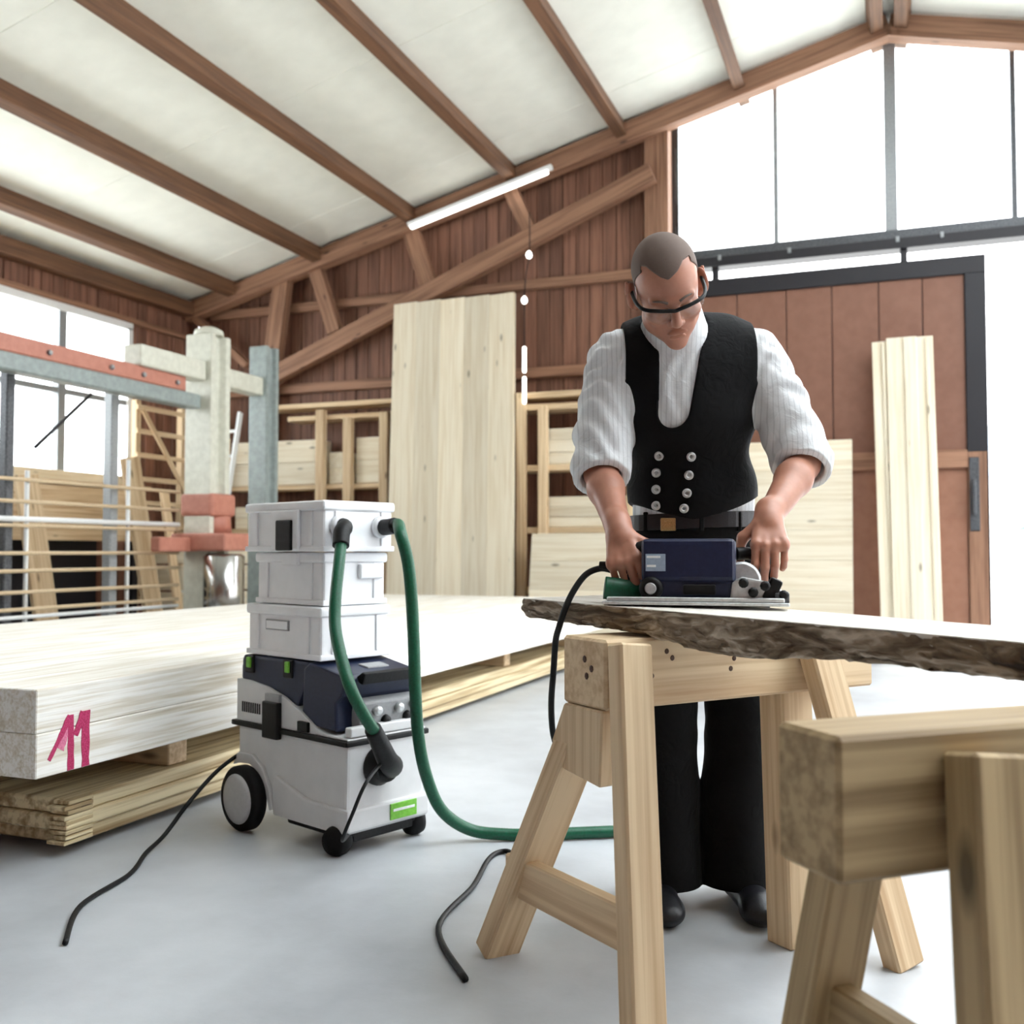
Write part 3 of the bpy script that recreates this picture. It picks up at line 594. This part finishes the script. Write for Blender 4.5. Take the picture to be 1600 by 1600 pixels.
# ------------------------------------------------------------------ live edge slab
from mathutils import noise as mn
S0 = (.031, 2.45); SD = Vector((.644, -.765)); SPp = Vector((.765, .644)); SL = 1.95
slab_rz = math.atan2(SD.y, SD.x)+YAW
sb = thing('live_edge_slab', 'long weathered plank with rough bark edge lying on the trestles', 'plank', loc=ws(S0[0], S0[1], .813), rz=slab_rz)
sb.rotation_euler = (0, math.atan(.021), slab_rz)
# local axes: x along the slab, y to its back edge
NX = 150
def fbm(p): return mn.fractal(Vector(p), .6, 2.0, 5)
def thick(x): return .046+.016*min(1, x/1.2)+.004*mn.noise(Vector((x*3, 0, 5)))
def fedge(x, q):    # q 0 at top .. 1 at bottom : front offset (negative y = towards camera)
    tip = max(0, .03-x)*1.0
    bul = .012*math.sin(q*math.pi)+.012*mn.noise(Vector((x*7, q*2, 1)))+.012*fbm((x*24, q*5, 3))
    hang = .02*math.exp(-((x-.47)/.10)**2)*q+.035*math.exp(-((x-.66)/.13)**2)*q
    return -.004-bul*(.3+q)+.016*q-hang*.4+tip*q
def fz(x, q):
    low = .022*math.exp(-((x-.62)/.2)**2)
    return -q*(thick(x)+low)+.004*fbm((x*30, q*6, 8))*q
rows = [i/9 for i in range(10)]
bv = []; bf = []
for i in range(NX+1):
    x_ = SL*i/NX
    for q in rows: bv.append((x_-.045*q*max(0, 1-x_/.05), fedge(x_, q), fz(x_, q)))
    bv.append((x_, .045, -thick(x_)+.002)); bv.append((x_, .045, -.002))
nr_ = len(rows)+2
for i in range(NX):
    for k in range(nr_): bf.append([i*nr_+k, i*nr_+(k+1) % nr_, (i+1)*nr_+(k+1) % nr_, (i+1)*nr_+k])
bf.append(list(range(nr_))); bf.append([NX*nr_+k for k in range(nr_)])
obj('bark_edge', from_py('bark_edge', bv, bf), M['bark'], sb, smooth=True)
def bw(x): return .285-.03*min(1, x/1.3)+.01*mn.noise(Vector((x*4, 3, 3)))
tv = []; tf = []
for i in range(NX+1):
    x_ = SL*i/NX
    tv += [(x_, fedge(x_, 0)-.001, .001), (x_, bw(x_), .001), (x_, bw(x_)+.015+.006*fbm((x_*20, 4, 4)), -thick(x_)*.5), (x_, bw(x_)-.01, -thick(x_)), (x_, .02, -thick(x_))]
for i in range(NX):
    for k in range(5): tf.append([i*5+k, i*5+(k+1) % 5, (i+1)*5+(k+1) % 5, (i+1)*5+k])
tf.append(list(range(5))); tf.append([NX*5+k for k in range(5)])
M['slabtop'] = wood('weathered_plank', (214, 210, 202), (160, 148, 130), grain=.6, knots=True, bump=.3)
obj('board', from_py('slab_board', tv, tf), M['slabtop'][0], sb)

# ------------------------------------------------------------------ portable circular saw
sz = .813-.021*.40
sw = thing('circular_saw', 'dark blue portable circular saw on a silver base plate', 'power saw', loc=ws(.417, 2.275, sz+.0055), rz=R(-14)+YAW)
rbox('base_plate', (0, -.01, .0045), (.40, .19, .007), 'alu', sw, .003); span('base_rib', (-.19, .19), (-.098, -.088), (.008, .018), 'alu', sw, .002)
rbox('motor_housing', (-.015, -.02, .097), (.205, .10, .098), 'saw', sw, .014, 3)
rbox('lower_housing', (-.02, -.02, .036), (.20, .09, .04), 'navy', sw, .008)
rbox('name_plate', (-.085, -.0712, .093), (.044, .002, .038), 'label', sw, .001); 
for z, l_ in ((.103, .03), (.083, .02)): span('print_line', (-.104, -.104+l_), (-.0735, -.072), (z, z+.005), 'whitep', sw, .0005)
dl = lathe('speed_dial', [(.026, 0), (.026, .012), (.018, .016)], 'black', sw, (-.095, -.066, .036), (0, -1, 0), n=24); lathe('dial_face', [(.013, .0165), (.011, .019)], 'alu', dl, n=20)
rbox('depth_lever', (.01, -.068, .034), (.07, .014, .022), 'black', sw, .004)
# blade guard and front mechanism
lathe('blade_guard', [(.036, -.012), (.042, -.006), (.042, .012), (.034, .018)], 'alu', sw, (.10, -.005, .053), (0, 1, 0), n=28)
prism('guard_plate', [(.075, .008), (.19, .008), (.20, .02), (.165, .05), (.10, .062), (.08, .05)], -.075, -.02, 1, 'alu', sw, .005)
rbox('bevel_arc', (.165, -.055, .035), (.028, .05, .05), 'black', sw, .006, 2, (0, R(25), 0))
for p in ((.125, -.082, .03), (.15, -.082, .044), (.188, -.07, .024), (.105, -.082, .05)): lathe('clamp_knob', [(.011, 0), (.011, .014), (.006, .018)], 'black', sw, p, (0, -1, 0), n=10)
rbox('parallel_fence', (.185, -.04, .018), (.03, .09, .022), 'steel_d', sw, .003)
tube('front_handle', [(.085, .03, .112), (.115, .046, .112), (.146, .052, .102), (.152, .05, .075), (.145, .035, .035)], .015, 'black', sw, n=12)
tube('rear_handle', [(-.10, .0, .13), (-.13, -.004, .122), (-.150, -.006, .10), (-.152, -.006, .065), (-.135, -.004, .03), (-.11, 0, .025)], .017, 'black', sw, n=12)
tube('dust_port', [(-.125, .0, .026), (-.165, -.02, .03), (-.205, -.03, .035)], lambda t: .026, 'green', sw, n=14)
lathe('cord_sleeve', [(.011, 0), (.009, .05)], 'rubber', sw, (-.172, .005, .083), (-1, 0, .05), n=10)

# ------------------------------------------------------------------ the carpenter: smooth surfaces from blended distance fields
class Field:
    def __init__(s, lo, hi, h):
        s.lo = np.array(lo, np.float32); s.h = h
        s.n = np.ceil((np.array(hi)-np.array(lo))/h).astype(int)+1
        s.F = np.full(tuple(s.n), 1.0, np.float32)
    def win(s, lo, hi):
        a = np.clip(np.floor((np.array(lo)-s.lo)/s.h).astype(int), 0, s.n); b = np.clip(np.ceil((np.array(hi)-s.lo)/s.h).astype(int)+1, 0, s.n)
        sl = tuple(slice(int(i), int(j)) for i, j in zip(a, b))
        g = [(s.lo[k]+s.h*np.arange(a[k], b[k], dtype=np.float32)) for k in range(3)]
        return sl, g[0][:, None, None], g[1][None, :, None], g[2][None, None, :]
    def op(s, fn, lo, hi, k=.01, mode='add'):
        m = k+.012; sl, x, y, z = s.win(np.array(lo)-m, np.array(hi)+m)
        A = s.F[sl]
        if A.size == 0: return
        B = fn(x, y, z).astype(np.float32)
        if mode == 'add':
            h = np.clip(.5+.5*(A-B)/k, 0, 1); s.F[sl] = A*(1-h)+B*h-k*h*(1-h)
        else:
            B = -B; h = np.clip(.5-.5*(A-B)/k, 0, 1); s.F[sl] = A*(1-h)+B*h+k*h*(1-h)
    def cap(s, a, b, ra, rb, k=.01, mode='add', flat=None):
        a = np.array(a, np.float32); b = np.array(b, np.float32); d = b-a; L2 = float(d@d)+1e-9; r = max(ra, rb)
        def fn(x, y, z):
            px, py, pz = x-a[0], y-a[1], z-a[2]
            t = np.clip((px*d[0]+py*d[1]+pz*d[2])/L2, 0, 1)
            return np.sqrt((px-d[0]*t)**2+(py-d[1]*t)**2+(pz-d[2]*t)**2)-(ra+(rb-ra)*t)
        s.op(fn, np.minimum(a, b)-r, np.maximum(a, b)+r, k, mode)
    def ell(s, c, r, k=.01, mode='add', rot=None):
        c = np.array(c, np.float32); r = np.array(r, np.float32); m = max(r)
        Rm = np.array(rot, np.float32).T if rot is not None else np.eye(3, dtype=np.float32)
        def fn(x, y, z):
            p = (x-c[0], y-c[1], z-c[2]); q = [Rm[i, 0]*p[0]+Rm[i, 1]*p[1]+Rm[i, 2]*p[2] for i in range(3)]
            k0 = np.sqrt(sum((q[i]/r[i])**2 for i in range(3))); k1 = np.sqrt(sum((q[i]/r[i]**2)**2 for i in range(3)))
            return k0*(k0-1)/np.maximum(k1, 1e-6)
        e = r if rot is None else np.array([m]*3); s.op(fn, c-e, c+e, k, mode)
    def mesh(s, name):
        F = s.F; S = F < 0
        S[0] = S[-1] = False; S[:, 0] = S[:, -1] = False; S[:, :, 0] = S[:, :, -1] = False
        F = np.where(S, F, np.maximum(F, 1e-5))
        n = S.shape; cnt = np.zeros((n[0]-1, n[1]-1, n[2]-1), np.uint8)
        for i in (0, 1):
            for j in (0, 1):
                for k in (0, 1): cnt += S[i:n[0]-1+i, j:n[1]-1+j, k:n[2]-1+k]
        I = np.argwhere((cnt > 0) & (cnt < 8)); del cnt
        c = np.stack([F[I[:, 0]+i, I[:, 1]+j, I[:, 2]+k] for i in (0, 1) for j in (0, 1) for k in (0, 1)], 1)
        O = np.array([(i, j, k) for i in (0, 1) for j in (0, 1) for k in (0, 1)], np.float32)
        P = np.zeros((len(I), 3), np.float32); W_ = np.zeros(len(I), np.float32)
        for a in range(8):
            for b in range(a+1, 8):
                if abs(O[a]-O[b]).sum() != 1: continue
                fa, fb = c[:, a], c[:, b]; mk = (fa < 0) != (fb < 0)
                t = np.where(mk, fa/np.where(mk, fa-fb, 1), 0)
                P += np.where(mk[:, None], O[a]+(O[b]-O[a])*t[:, None], 0); W_ += mk
        V = (I+P/W_[:, None])*s.h+s.lo
        ID = np.full((n[0]-1, n[1]-1, n[2]-1), -1, np.int32); ID[I[:, 0], I[:, 1], I[:, 2]] = np.arange(len(I))
        Q = []
        for ax in range(3):
            u, v = (ax+1) % 3, (ax+2) % 3
            s0 = [slice(None)]*3; s1 = [slice(None)]*3; s0[ax] = slice(0, -1); s1[ax] = slice(1, None)
            A = S[tuple(s0)]; B = S[tuple(s1)]; E = np.argwhere(A != B); neg = A[E[:, 0], E[:, 1], E[:, 2]]
            du = np.zeros(3, int); dv = np.zeros(3, int); du[u] = 1; dv[v] = 1
            q = [ID[tuple((E-du-dv).T)], ID[tuple((E-dv).T)], ID[tuple(E.T)], ID[tuple((E-du).T)]]
            q = np.stack(q, 1); q[~neg] = q[~neg][:, ::-1]; Q.append(q)
        Q = np.concatenate(Q)
        me = bpy.data.meshes.new(name); me.vertices.add(len(V)); me.vertices.foreach_set('co', V.astype(np.float32).ravel())
        me.loops.add(len(Q)*4); me.loops.foreach_set('vertex_index', Q.ravel().astype(np.int32))
        me.polygons.add(len(Q)); me.polygons.foreach_set('loop_start', np.arange(0, len(Q)*4, 4, dtype=np.int32))
        try: me.polygons.foreach_set('loop_total', np.full(len(Q), 4, np.int32))
        except Exception: pass
        me.update(calc_edges=True); me.polygons.foreach_set('use_smooth', np.ones(len(Q), bool)); me.update()
        return me

ML = ws(.48, 2.69)
man = thing('person', 'carpenter in white shirt, black vest and safety glasses leaning over the saw', 'person', loc=ML, rz=YAW)
def rotm(ax, deg): return np.array(Matrix.Rotation(R(deg), 3, ax))
# joints (x image right, y away from the camera, z up; he faces -y)
CH = np.array((-.032, -.10, 1.29)); NB = np.array((-.058, -.155, 1.475)); HC = np.array((-.100, -.255, 1.566)); PV = np.array((.008, .0, .955))
SH = {-1: np.array((-.224, -.112, 1.415)), 1: np.array((.162, -.110, 1.420))}
EL = {-1: np.array((-.256, -.165, 1.125)), 1: np.array((.246, -.185, 1.145))}
WR = {-1: np.array((-.230, -.350, .972)), 1: np.array((.108, -.382, 1.002))}
HR = rotm('Z', -6)@rotm('Y', -11)@rotm('X', 44)
def hp(p): return HC+HR@np.array(p)
def torso(f, g, zmin=None):
    f.ell(PV+(0, .0, .0), (.158+g, .112+g, .13+g), .03)
    f.ell(PV+(-.012, -.035, .14), (.150+g, .108+g, .14+g), .06)
    f.ell(CH+(0, .012, .03), (.175+g, .118+g, .175+g), .06)
    f.cap(SH[-1]+(.035, .0, .0), SH[1]+(-.035, 0, 0), .068+g, .068+g, .06)
    f.cap(SH[-1]+(.10, .02, .055), SH[1]+(-.10, .02, .055), .045+g, .045+g, .06)
def hand(f, wr, p, idx, curl, thumb, side):
    # p wrist->knuckles, idx towards the index finger, n = back of the hand
    p = np.array(p, float); p /= np.linalg.norm(p); idx = np.array(idx, float); idx -= p*(idx@p); idx /= np.linalg.norm(idx)
    n_ = np.cross(p, idx)*side; n_ /= np.linalg.norm(n_)
    f.cap(wr-p*.03, wr+p*.02, .027, .026, .02)
    for t in (-.026, -.009, .009, .026): f.cap(wr+p*.012+idx*t*.7, wr+p*.082+idx*t*1.15, .0155, .0135, .010)
    seg = {0: (.043, .027, .021), 1: (.047, .031, .022), 2: (.044, .029, .021), 3: (.035, .022, .019)}
    for i, off in enumerate((.031, .0105, -.0105, -.031)):
        b = wr+p*(.088-(.006, 0, .004, .013)[i])+idx*off; d = p+idx*off*1.3; d /= np.linalg.norm(d); ang = 0; r_ = (.0100, .0104, .0098, .0087)[i]
        f.ell(b+n_*.002, (.0118,)*3, .006)
        for j, (l_, c_) in enumerate(zip(seg[i], curl)):
            ang += c_+(i-1.5)*2; a = R(ang); dd = d*math.cos(a)-n_*math.sin(a); e = b+dd*l_
            f.cap(b, e, r_, r_*.92, .0035); b = e; r_ *= .93
    b = wr+p*.022+idx*.026-n_*.004
    for l_, v, ra, rb in ((.040, thumb[0], .0165, .0125), (.031, thumb[1], .0118, .0108), (.026, thumb[2], .0108, .0092)):
        dd = p*v[0]+idx*v[1]-n_*v[2]; dd /= np.linalg.norm(dd); e = b+dd*l_; f.cap(b, e, ra, rb, .008); b = e
f = Field((-.36, -.54, .02), (.37, .20, 1.76), .003)
torso(f, 0)
for s in (-1, 1):
    f.cap(SH[s], EL[s], .050, .040, .03); m_ = EL[s]*.72+WR[s]*.28
    f.cap(EL[s], m_, .040, .043, .02); f.cap(m_, WR[s], .043, .0275, .02)
    hx = PV[0]+s*.092
    f.cap((hx, 0, .90), (hx+s*.006, -.02, .50), .082, .056, .04); f.cap((hx+s*.006, -.02, .50), (hx+s*.012, .03, .09), .054, .036, .03)
# head and neck
f.cap(NB+(0, .03, -.04), hp((0, .035, -.05)), .064, .056, .03)
HE = [((0, .018, .048), (.0765, .097, .082), .02), ((0, -.030, .0), (.066, .064, .088), .03), ((0, -.036, -.072), (.053, .052, .044), .03), ((0, -.076, -.104), (.022, .020, .018), .025)]
for c_, r_, k_ in HE: f.ell(hp(c_), r_, k_, rot=HR)
for s in (-1, 1):
    f.ell(hp((s*.050, -.002, -.066)), (.018, .026, .026), .03, rot=HR); f.ell(hp((s*.046, -.062, -.028)), (.022, .020, .017), .02, rot=HR)
    f.ell(hp((s*.030, -.099, .002)), (.019, .014, .013), .012, 'sub', rot=HR)
    f.ell(hp((s*.031, -.080, .000)), (.0135, .0125, .0115), .004, rot=HR)
    f.cap(hp((s*.012, -.092, .020)), hp((s*.047, -.076, .021)), .0085, .0065, .012)
    f.cap(hp((s*.018, -.093, -.0005)), hp((s*.044, -.085, -.002)), .0022, .002, .003)
    er = HR@rotm('Z', s*30)
    f.ell(hp((s*.087, .018, -.004)), (.0090, .024, .036), .006, rot=er); f.ell(hp((s*.097, .014, .0)), (.0065, .012, .021), .004, 'sub', rot=er)
    f.ell(hp((s*.078, .012, -.034)), (.007, .009, .010), .008, rot=er); f.cap(hp((s*.094, .032, .024)), hp((s*.097, .038, -.008)), .0045, .0045, .004)
    f.ell(hp((s*.0125, -.101, -.034)), (.009, .010, .008), .006, rot=HR)
f.cap(hp((0, -.090, .018)), hp((0, -.115, -.026)), .0085, .0125, .010)
f.ell(hp((0, -.098, -.0625)), (.026, .0075, .0055), .006, rot=HR); f.ell(hp((0, -.096, -.0755)), (.022, .0078, .006), .006, rot=HR)
f.ell(hp((0, -.108, -.0690)), (.026, .008, .0018), .003, 'sub', rot=HR)
hand(f, WR[-1], (.08, -.55, -.83), (.85, -.35, .1), (34, 44, 26), ((.55, .75, .3), (.8, .35, .55), (.9, .0, .45)), 1)
hand(f, WR[1], (-.12, -.66, -.74), (-.92, .12, .0), (36, 44, 24), ((.5, .75, .35), (.8, .25, .65), (.85, -.1, .55)), -1)
body = obj('body', f.mesh('body'), M['skin'], man); del f
# cropped hair: a thin shell over the skull down to the hairline
f = Field(HC-.16, HC+.16, .0025)
for c_, r_, k_ in HE[:2]: f.ell(hp(c_), tuple(q+.0026 for q in r_), k_, rot=HR)
sl, x, y, z = f.win(HC-.2, HC+.2)
IR = HR.T; p = (x-HC[0], y-HC[1], z-HC[2]); lx, ly, lz = [IR[i, 0]*p[0]+IR[i, 1]*p[1]+IR[i, 2]*p[2] for i in range(3)]
peak = np.clip(1-np.abs(lx+.004)/.042, 0, 1)**.8
line = np.where(ly < .0, .062-.55*ly+.45*np.clip(np.abs(lx)-.02, 0, .05)-.034*peak, .062-2.2*ly)
line = np.where(np.abs(lx) > .058, np.minimum(line, .05-1.3*(ly+.01)), line)
f.F[sl] = np.maximum(f.F[sl], (np.clip(line, -.055, .2)-lz)*.6)
obj('hair', f.mesh('hair'), M['hair'], man); del f
# eyebrows
for s in (-1, 1): tube('eyebrow', [hp((s*.014, -.100, .022)), hp((s*.03, -.095, .028)), hp((s*.048, -.080, .024))], lambda t: .0035-.0015*t, 'hair', man, n=6)
# shirt
f = Field((-.40, -.32, .90), (.40, .20, 1.62), .004)
torso(f, .012)
for s in (-1, 1):
    ax = (EL[s]-SH[s])/np.linalg.norm(EL[s]-SH[s])
    f.cap(SH[s], EL[s]*.7+SH[s]*.3, .062, .065, .04); f.cap(EL[s]*.7+SH[s]*.3, EL[s]-ax*.005, .066, .070, .02)
    f.cap(SH[s]+ax*.10+np.array((s*.012, 0, 0)), EL[s]-ax*.02+np.array((s*.006, .008, 0)), .054, .066, .03)
    fa = (WR[s]-EL[s])/np.linalg.norm(WR[s]-EL[s]); f.cap(EL[s]-ax*.02, EL[s]+fa*.035, .066, .058, .02)
sl, x, y, z = f.win((-.5, -.5, .8), (.5, .4, 1.8))
w1 = np.sin(38*z+20*x+9*np.sin(14*y+11*z))*np.sin(17*x-13*z+22*y); w2 = np.sin(70*z-45*np.abs(x)+30*y+3*np.sin(25*x))
arm = np.clip((np.abs(x+.03)-.17)/.05, 0, 1)
f.F[sl] += (-.0045*w1-.0030*w2)*arm+(-.0016*np.sin(150*x+4*np.sin(20*z)))*(1-arm)
for s in (-1, 1):
    ax = (EL[s]-SH[s])/np.linalg.norm(EL[s]-SH[s]); fa = (WR[s]-EL[s])/np.linalg.norm(WR[s]-EL[s]); d_ = ax*.45+fa*.75; d_ /= np.linalg.norm(d_)
    # rolled cuff: thicker ring, cut flat, hollow
    c0 = EL[s]+d_*.000
    f.cap(c0-d_*.028, c0+d_*.022, .066, .070, .006)
    o0 = EL[s]+d_*.022
    sl, x, y, z = f.win(EL[s]-.13, EL[s]+.13)
    pl = (x-o0[0])*d_[0]+(y-o0[1])*d_[1]+(z-o0[2])*d_[2]
    rad = np.sqrt((x-EL[s][0])**2+(y-EL[s][1])**2+(z-EL[s][2])**2)
    f.F[sl] = np.where(rad < .125, np.maximum(f.F[sl], pl), f.F[sl])
    f.cap(o0-d_*.05, o0+d_*.05, .050, .056, .004, 'sub')
sl, x, y, z = f.win((-1, -1, .8), (1, 1, 1.1)); f.F[sl] = np.maximum(f.F[sl], .992-z)
# stand collar around the neck and an open neck
cn = NB+np.array((-.006, -.01, .012)); ct = NB+np.array((-.024, -.038, .055)); f.cap(cn-(ct-cn)*.5, ct, .078, .073, .012); f.cap(cn-(ct-cn)*.2, ct+(ct-cn)*1.5, .066, .066, .004, 'sub')
cd = (ct-cn)/np.linalg.norm(ct-cn); sl, x, y, z = f.win(ct-.12, ct+.12)
f.F[sl] = np.maximum(f.F[sl], (x-ct[0])*cd[0]+(y-ct[1])*cd[1]+(z-ct[2])*cd[2]-.0)
f.cap(ct+(-.005, -.075, .02), cn+(-.012, -.105, -.055), .018, .004, .006, 'sub')
obj('shirt', f.mesh('shirt'), M['shirt'], man); del f
# vest
f = Field((-.30, -.30, .96), (.26, .18, 1.58), .004)
torso(f, .021)
sl, x, y, z = f.win((-.5, -.5, .8), (.5, .4, 1.8))
w1 = np.sin(30*z+14*x)*np.sin(12*x-16*z); f.F[sl] += -.002*w1
mx_ = -.035+.30*np.clip(1.3-z, -.2, .4)*.12
hem = 1.008+1.0*(x+.02)**2+.16*np.abs(x+.02); F_ = np.maximum(f.F[sl], hem-z)
F_ = np.maximum(F_, z-1.555)
# arm holes
for s in (-1, 1):
    q = np.sqrt((1.15*(z-SH[s][2]+.03))**2*.45+(y-SH[s][1])**2*.6+0*x)
    edge = (SH[s][0]-s*(.028))
    F_ = np.maximum(F_, np.where(z > 1.22, s*(x-edge)-.30*np.clip(1.36-z, 0, .2), -1))
# neck opening
cx = -.060-.10*(1.46-z)*1.0; hw = np.clip(.040+.085*(z-1.30), .036, .07)
op = np.where((y < NB[1]+.01), np.sqrt(np.maximum(np.abs(x-cx)-0, 0)**2+np.clip(1.270-z, 0, 1)**2)-hw, .2)
F_ = np.maximum(F_, -op)
f.F[sl] = F_
f.cap(NB+(0, .02, -.05), NB+(-.03, -.06, .12), .082, .084, .006, 'sub')
f.ell(PV+(-.012, -.03, .05), (.1, .08, .1), .004, 'sub')
vest = obj('vest', f.mesh('vest'), M['vest'], man)
def front_y(F, px, pz, y0=-.29, y1=.1):   # first surface met from the front
    i = int(round((px-F.lo[0])/F.h)); k = int(round((pz-F.lo[2])/F.h)); col = F.F[i, :, k]
    j = np.argmax(col < 0); a_, b_ = col[j-1], col[j]; return float(F.lo[1]+F.h*(j-1+a_/(a_-b_)))
for c_, col in enumerate(([(-.110, 1.168), (-.114, 1.127), (-.114, 1.085), (-.113, 1.044)], [(-.032, 1.164), (-.036, 1.119), (-.040, 1.074), (-.046, 1.036)])):
    for (px, pz) in col:
        yb = front_y(f, px, pz)
        lathe('button', [(.0035, 0), (.0115, .0), (.0122, .004), (.0085, .0065), (.0050, .0055), (.0045, .0)], 'alu', vest, (px, yb-.001, pz), (0, -1, -.12), n=16)
del f
# trousers, flared below the knee
f = Field((-.30, -.26, .03), (.32, .26, 1.09), .0045)
f.ell(PV, (.168, .125, .13), .02); f.ell(PV+(-.005, -.015, .06), (.163, .122, .10), .04)
for s in (-1, 1):
    hx = PV[0]+.012+s*.093
    f.cap((hx, 0, .90), (hx+s*.004, -.012, .52), .094, .082, .03); f.cap((hx+s*.004, -.012, .52), (hx+s*.014, .02, .14), .082, .108, .02); f.cap((hx+s*.014, .02, .14), (hx+s*.014, .015, .05), .108, .112, .01)
sl, x, y, z = f.win((-.5, -.5, 0), (.5, .4, 1.2))
f.F[sl] += -.003*np.sin(24*z+18*x+10*y)*np.sin(9*z-20*x)-.0015*np.exp(-((z-.5)/.12)**2)*np.sin(60*z+15*x)
f.F[sl] = np.maximum(np.maximum(f.F[sl], .055-z), z-1.018)
for s in (-1, 1): f.cap((PV[0]+.012+s*.105, .02, -.02), (PV[0]+.012+s*.105, .02, .09), .09, .085, .004, 'sub')
tro = obj('trousers', f.mesh('trousers'), M['trousers'], man); del f
# belt and buckle
bp_ = []
for k in range(49):
    a = 2*math.pi*k/48; bp_.append(PV+np.array((-.006+.172*math.cos(a), -.012+.132*math.sin(a), .052+.006*math.cos(a))))
bvv = []; bff = []
for k, p in enumerate(bp_[:-1]):
    o = np.array((p[0]-PV[0]+.006, p[1]-PV[1]+.012, 0)); o /= np.linalg.norm(o)
    bvv += [p-o*.01+(0, 0, -.021), p+o*.004+(0, 0, -.02), p+o*.004+(0, 0, .02), p-o*.01+(0, 0, .021)]
for k in range(48):
    for q in range(4): bff.append([k*4+q, k*4+(q+1) % 4, ((k+1) % 48)*4+(q+1) % 4, ((k+1) % 48)*4+q])
belt = obj('belt', from_py('belt', bvv, bff), M['leather'], man)
bk_ = rbox('buckle', (-.082, -.130, .996), (.040, .008, .034), 'brass', belt, .006, 2, (0, 0, R(-18))); rbox('buckle_emblem', (0, -.005, 0), (.022, .005, .018), 'brass', bk_, .004, 2)
for xx in (-.135, .0, .10): rbox('belt_loop', (xx, -.012-.132*math.sqrt(1-((xx)/.172)**2)-.002, 1.004), (.012, .008, .05), 'trousers', belt, .002, 1)
# shoes
for s in (-1, 1):
    hx = PV[0]+.012+s*.107
    f = Field((hx-.09, -.24, 0), (hx+.09, .16, .16), .004)
    f.cap((hx, .06, .045), (hx+s*.012, -.13, .035), .043, .042, .02); f.ell((hx+s*.012, -.15, .032), (.050, .062, .034), .02); f.cap((hx, .04, .06), (hx, .035, .12), .05, .05, .02)
    sl, x, y, z = f.win((-1, -1, -1), (1, 1, 1)); f.F[sl] = np.maximum(f.F[sl], .006-z)
    obj('shoe', f.mesh('shoe'), M['leather'], man)
# safety glasses
def hv(p): return Vector(hp(p))
gl = tube('safety_glasses', [hv(p) for p in ((-.086, .012, .010), (-.083, -.05, .012), (-.070, -.088, .013), (-.040, -.107, .012), (-.010, -.112, .008), (0, -.112, .006), (.010, -.112, .008), (.040, -.107, .012), (.070, -.088, .013), (.083, -.05, .012), (.086, .012, .010))], .0048, 'black', man, n=8, res=6)
def lens(s):
    v = []; NU, NV = 10, 5
    for i in range(NU+1):
        u = i/NU; xx = s*(.006+.066*u); yy = -.111+.026*u**2.6
        lowz = -.020-.012*math.sin(min(1, u*1.4)*math.pi*.5)+.024*u**3
        for j in range(NV+1):
            t = j/NV; v.append(hp((xx, yy+.006*t*t, .010+(lowz-.010)*t)))
    fs = [[i*(NV+1)+j, i*(NV+1)+j+1, (i+1)*(NV+1)+j+1, (i+1)*(NV+1)+j] for i in range(NU) for j in range(NV)]
    o = obj('lens', from_py('lens', v, fs), M['glass'], gl, smooth=True)
    md = o.modifiers.new('thick', 'SOLIDIFY'); md.thickness = .0016
lens(-1); lens(1)
for s in (-1, 1): tube('temple_tip', [hv((s*.086, .010, .010)), hv((s*.084, .035, .008)), hv((s*.080, .055, -.012))], .003, 'black', gl, n=6)
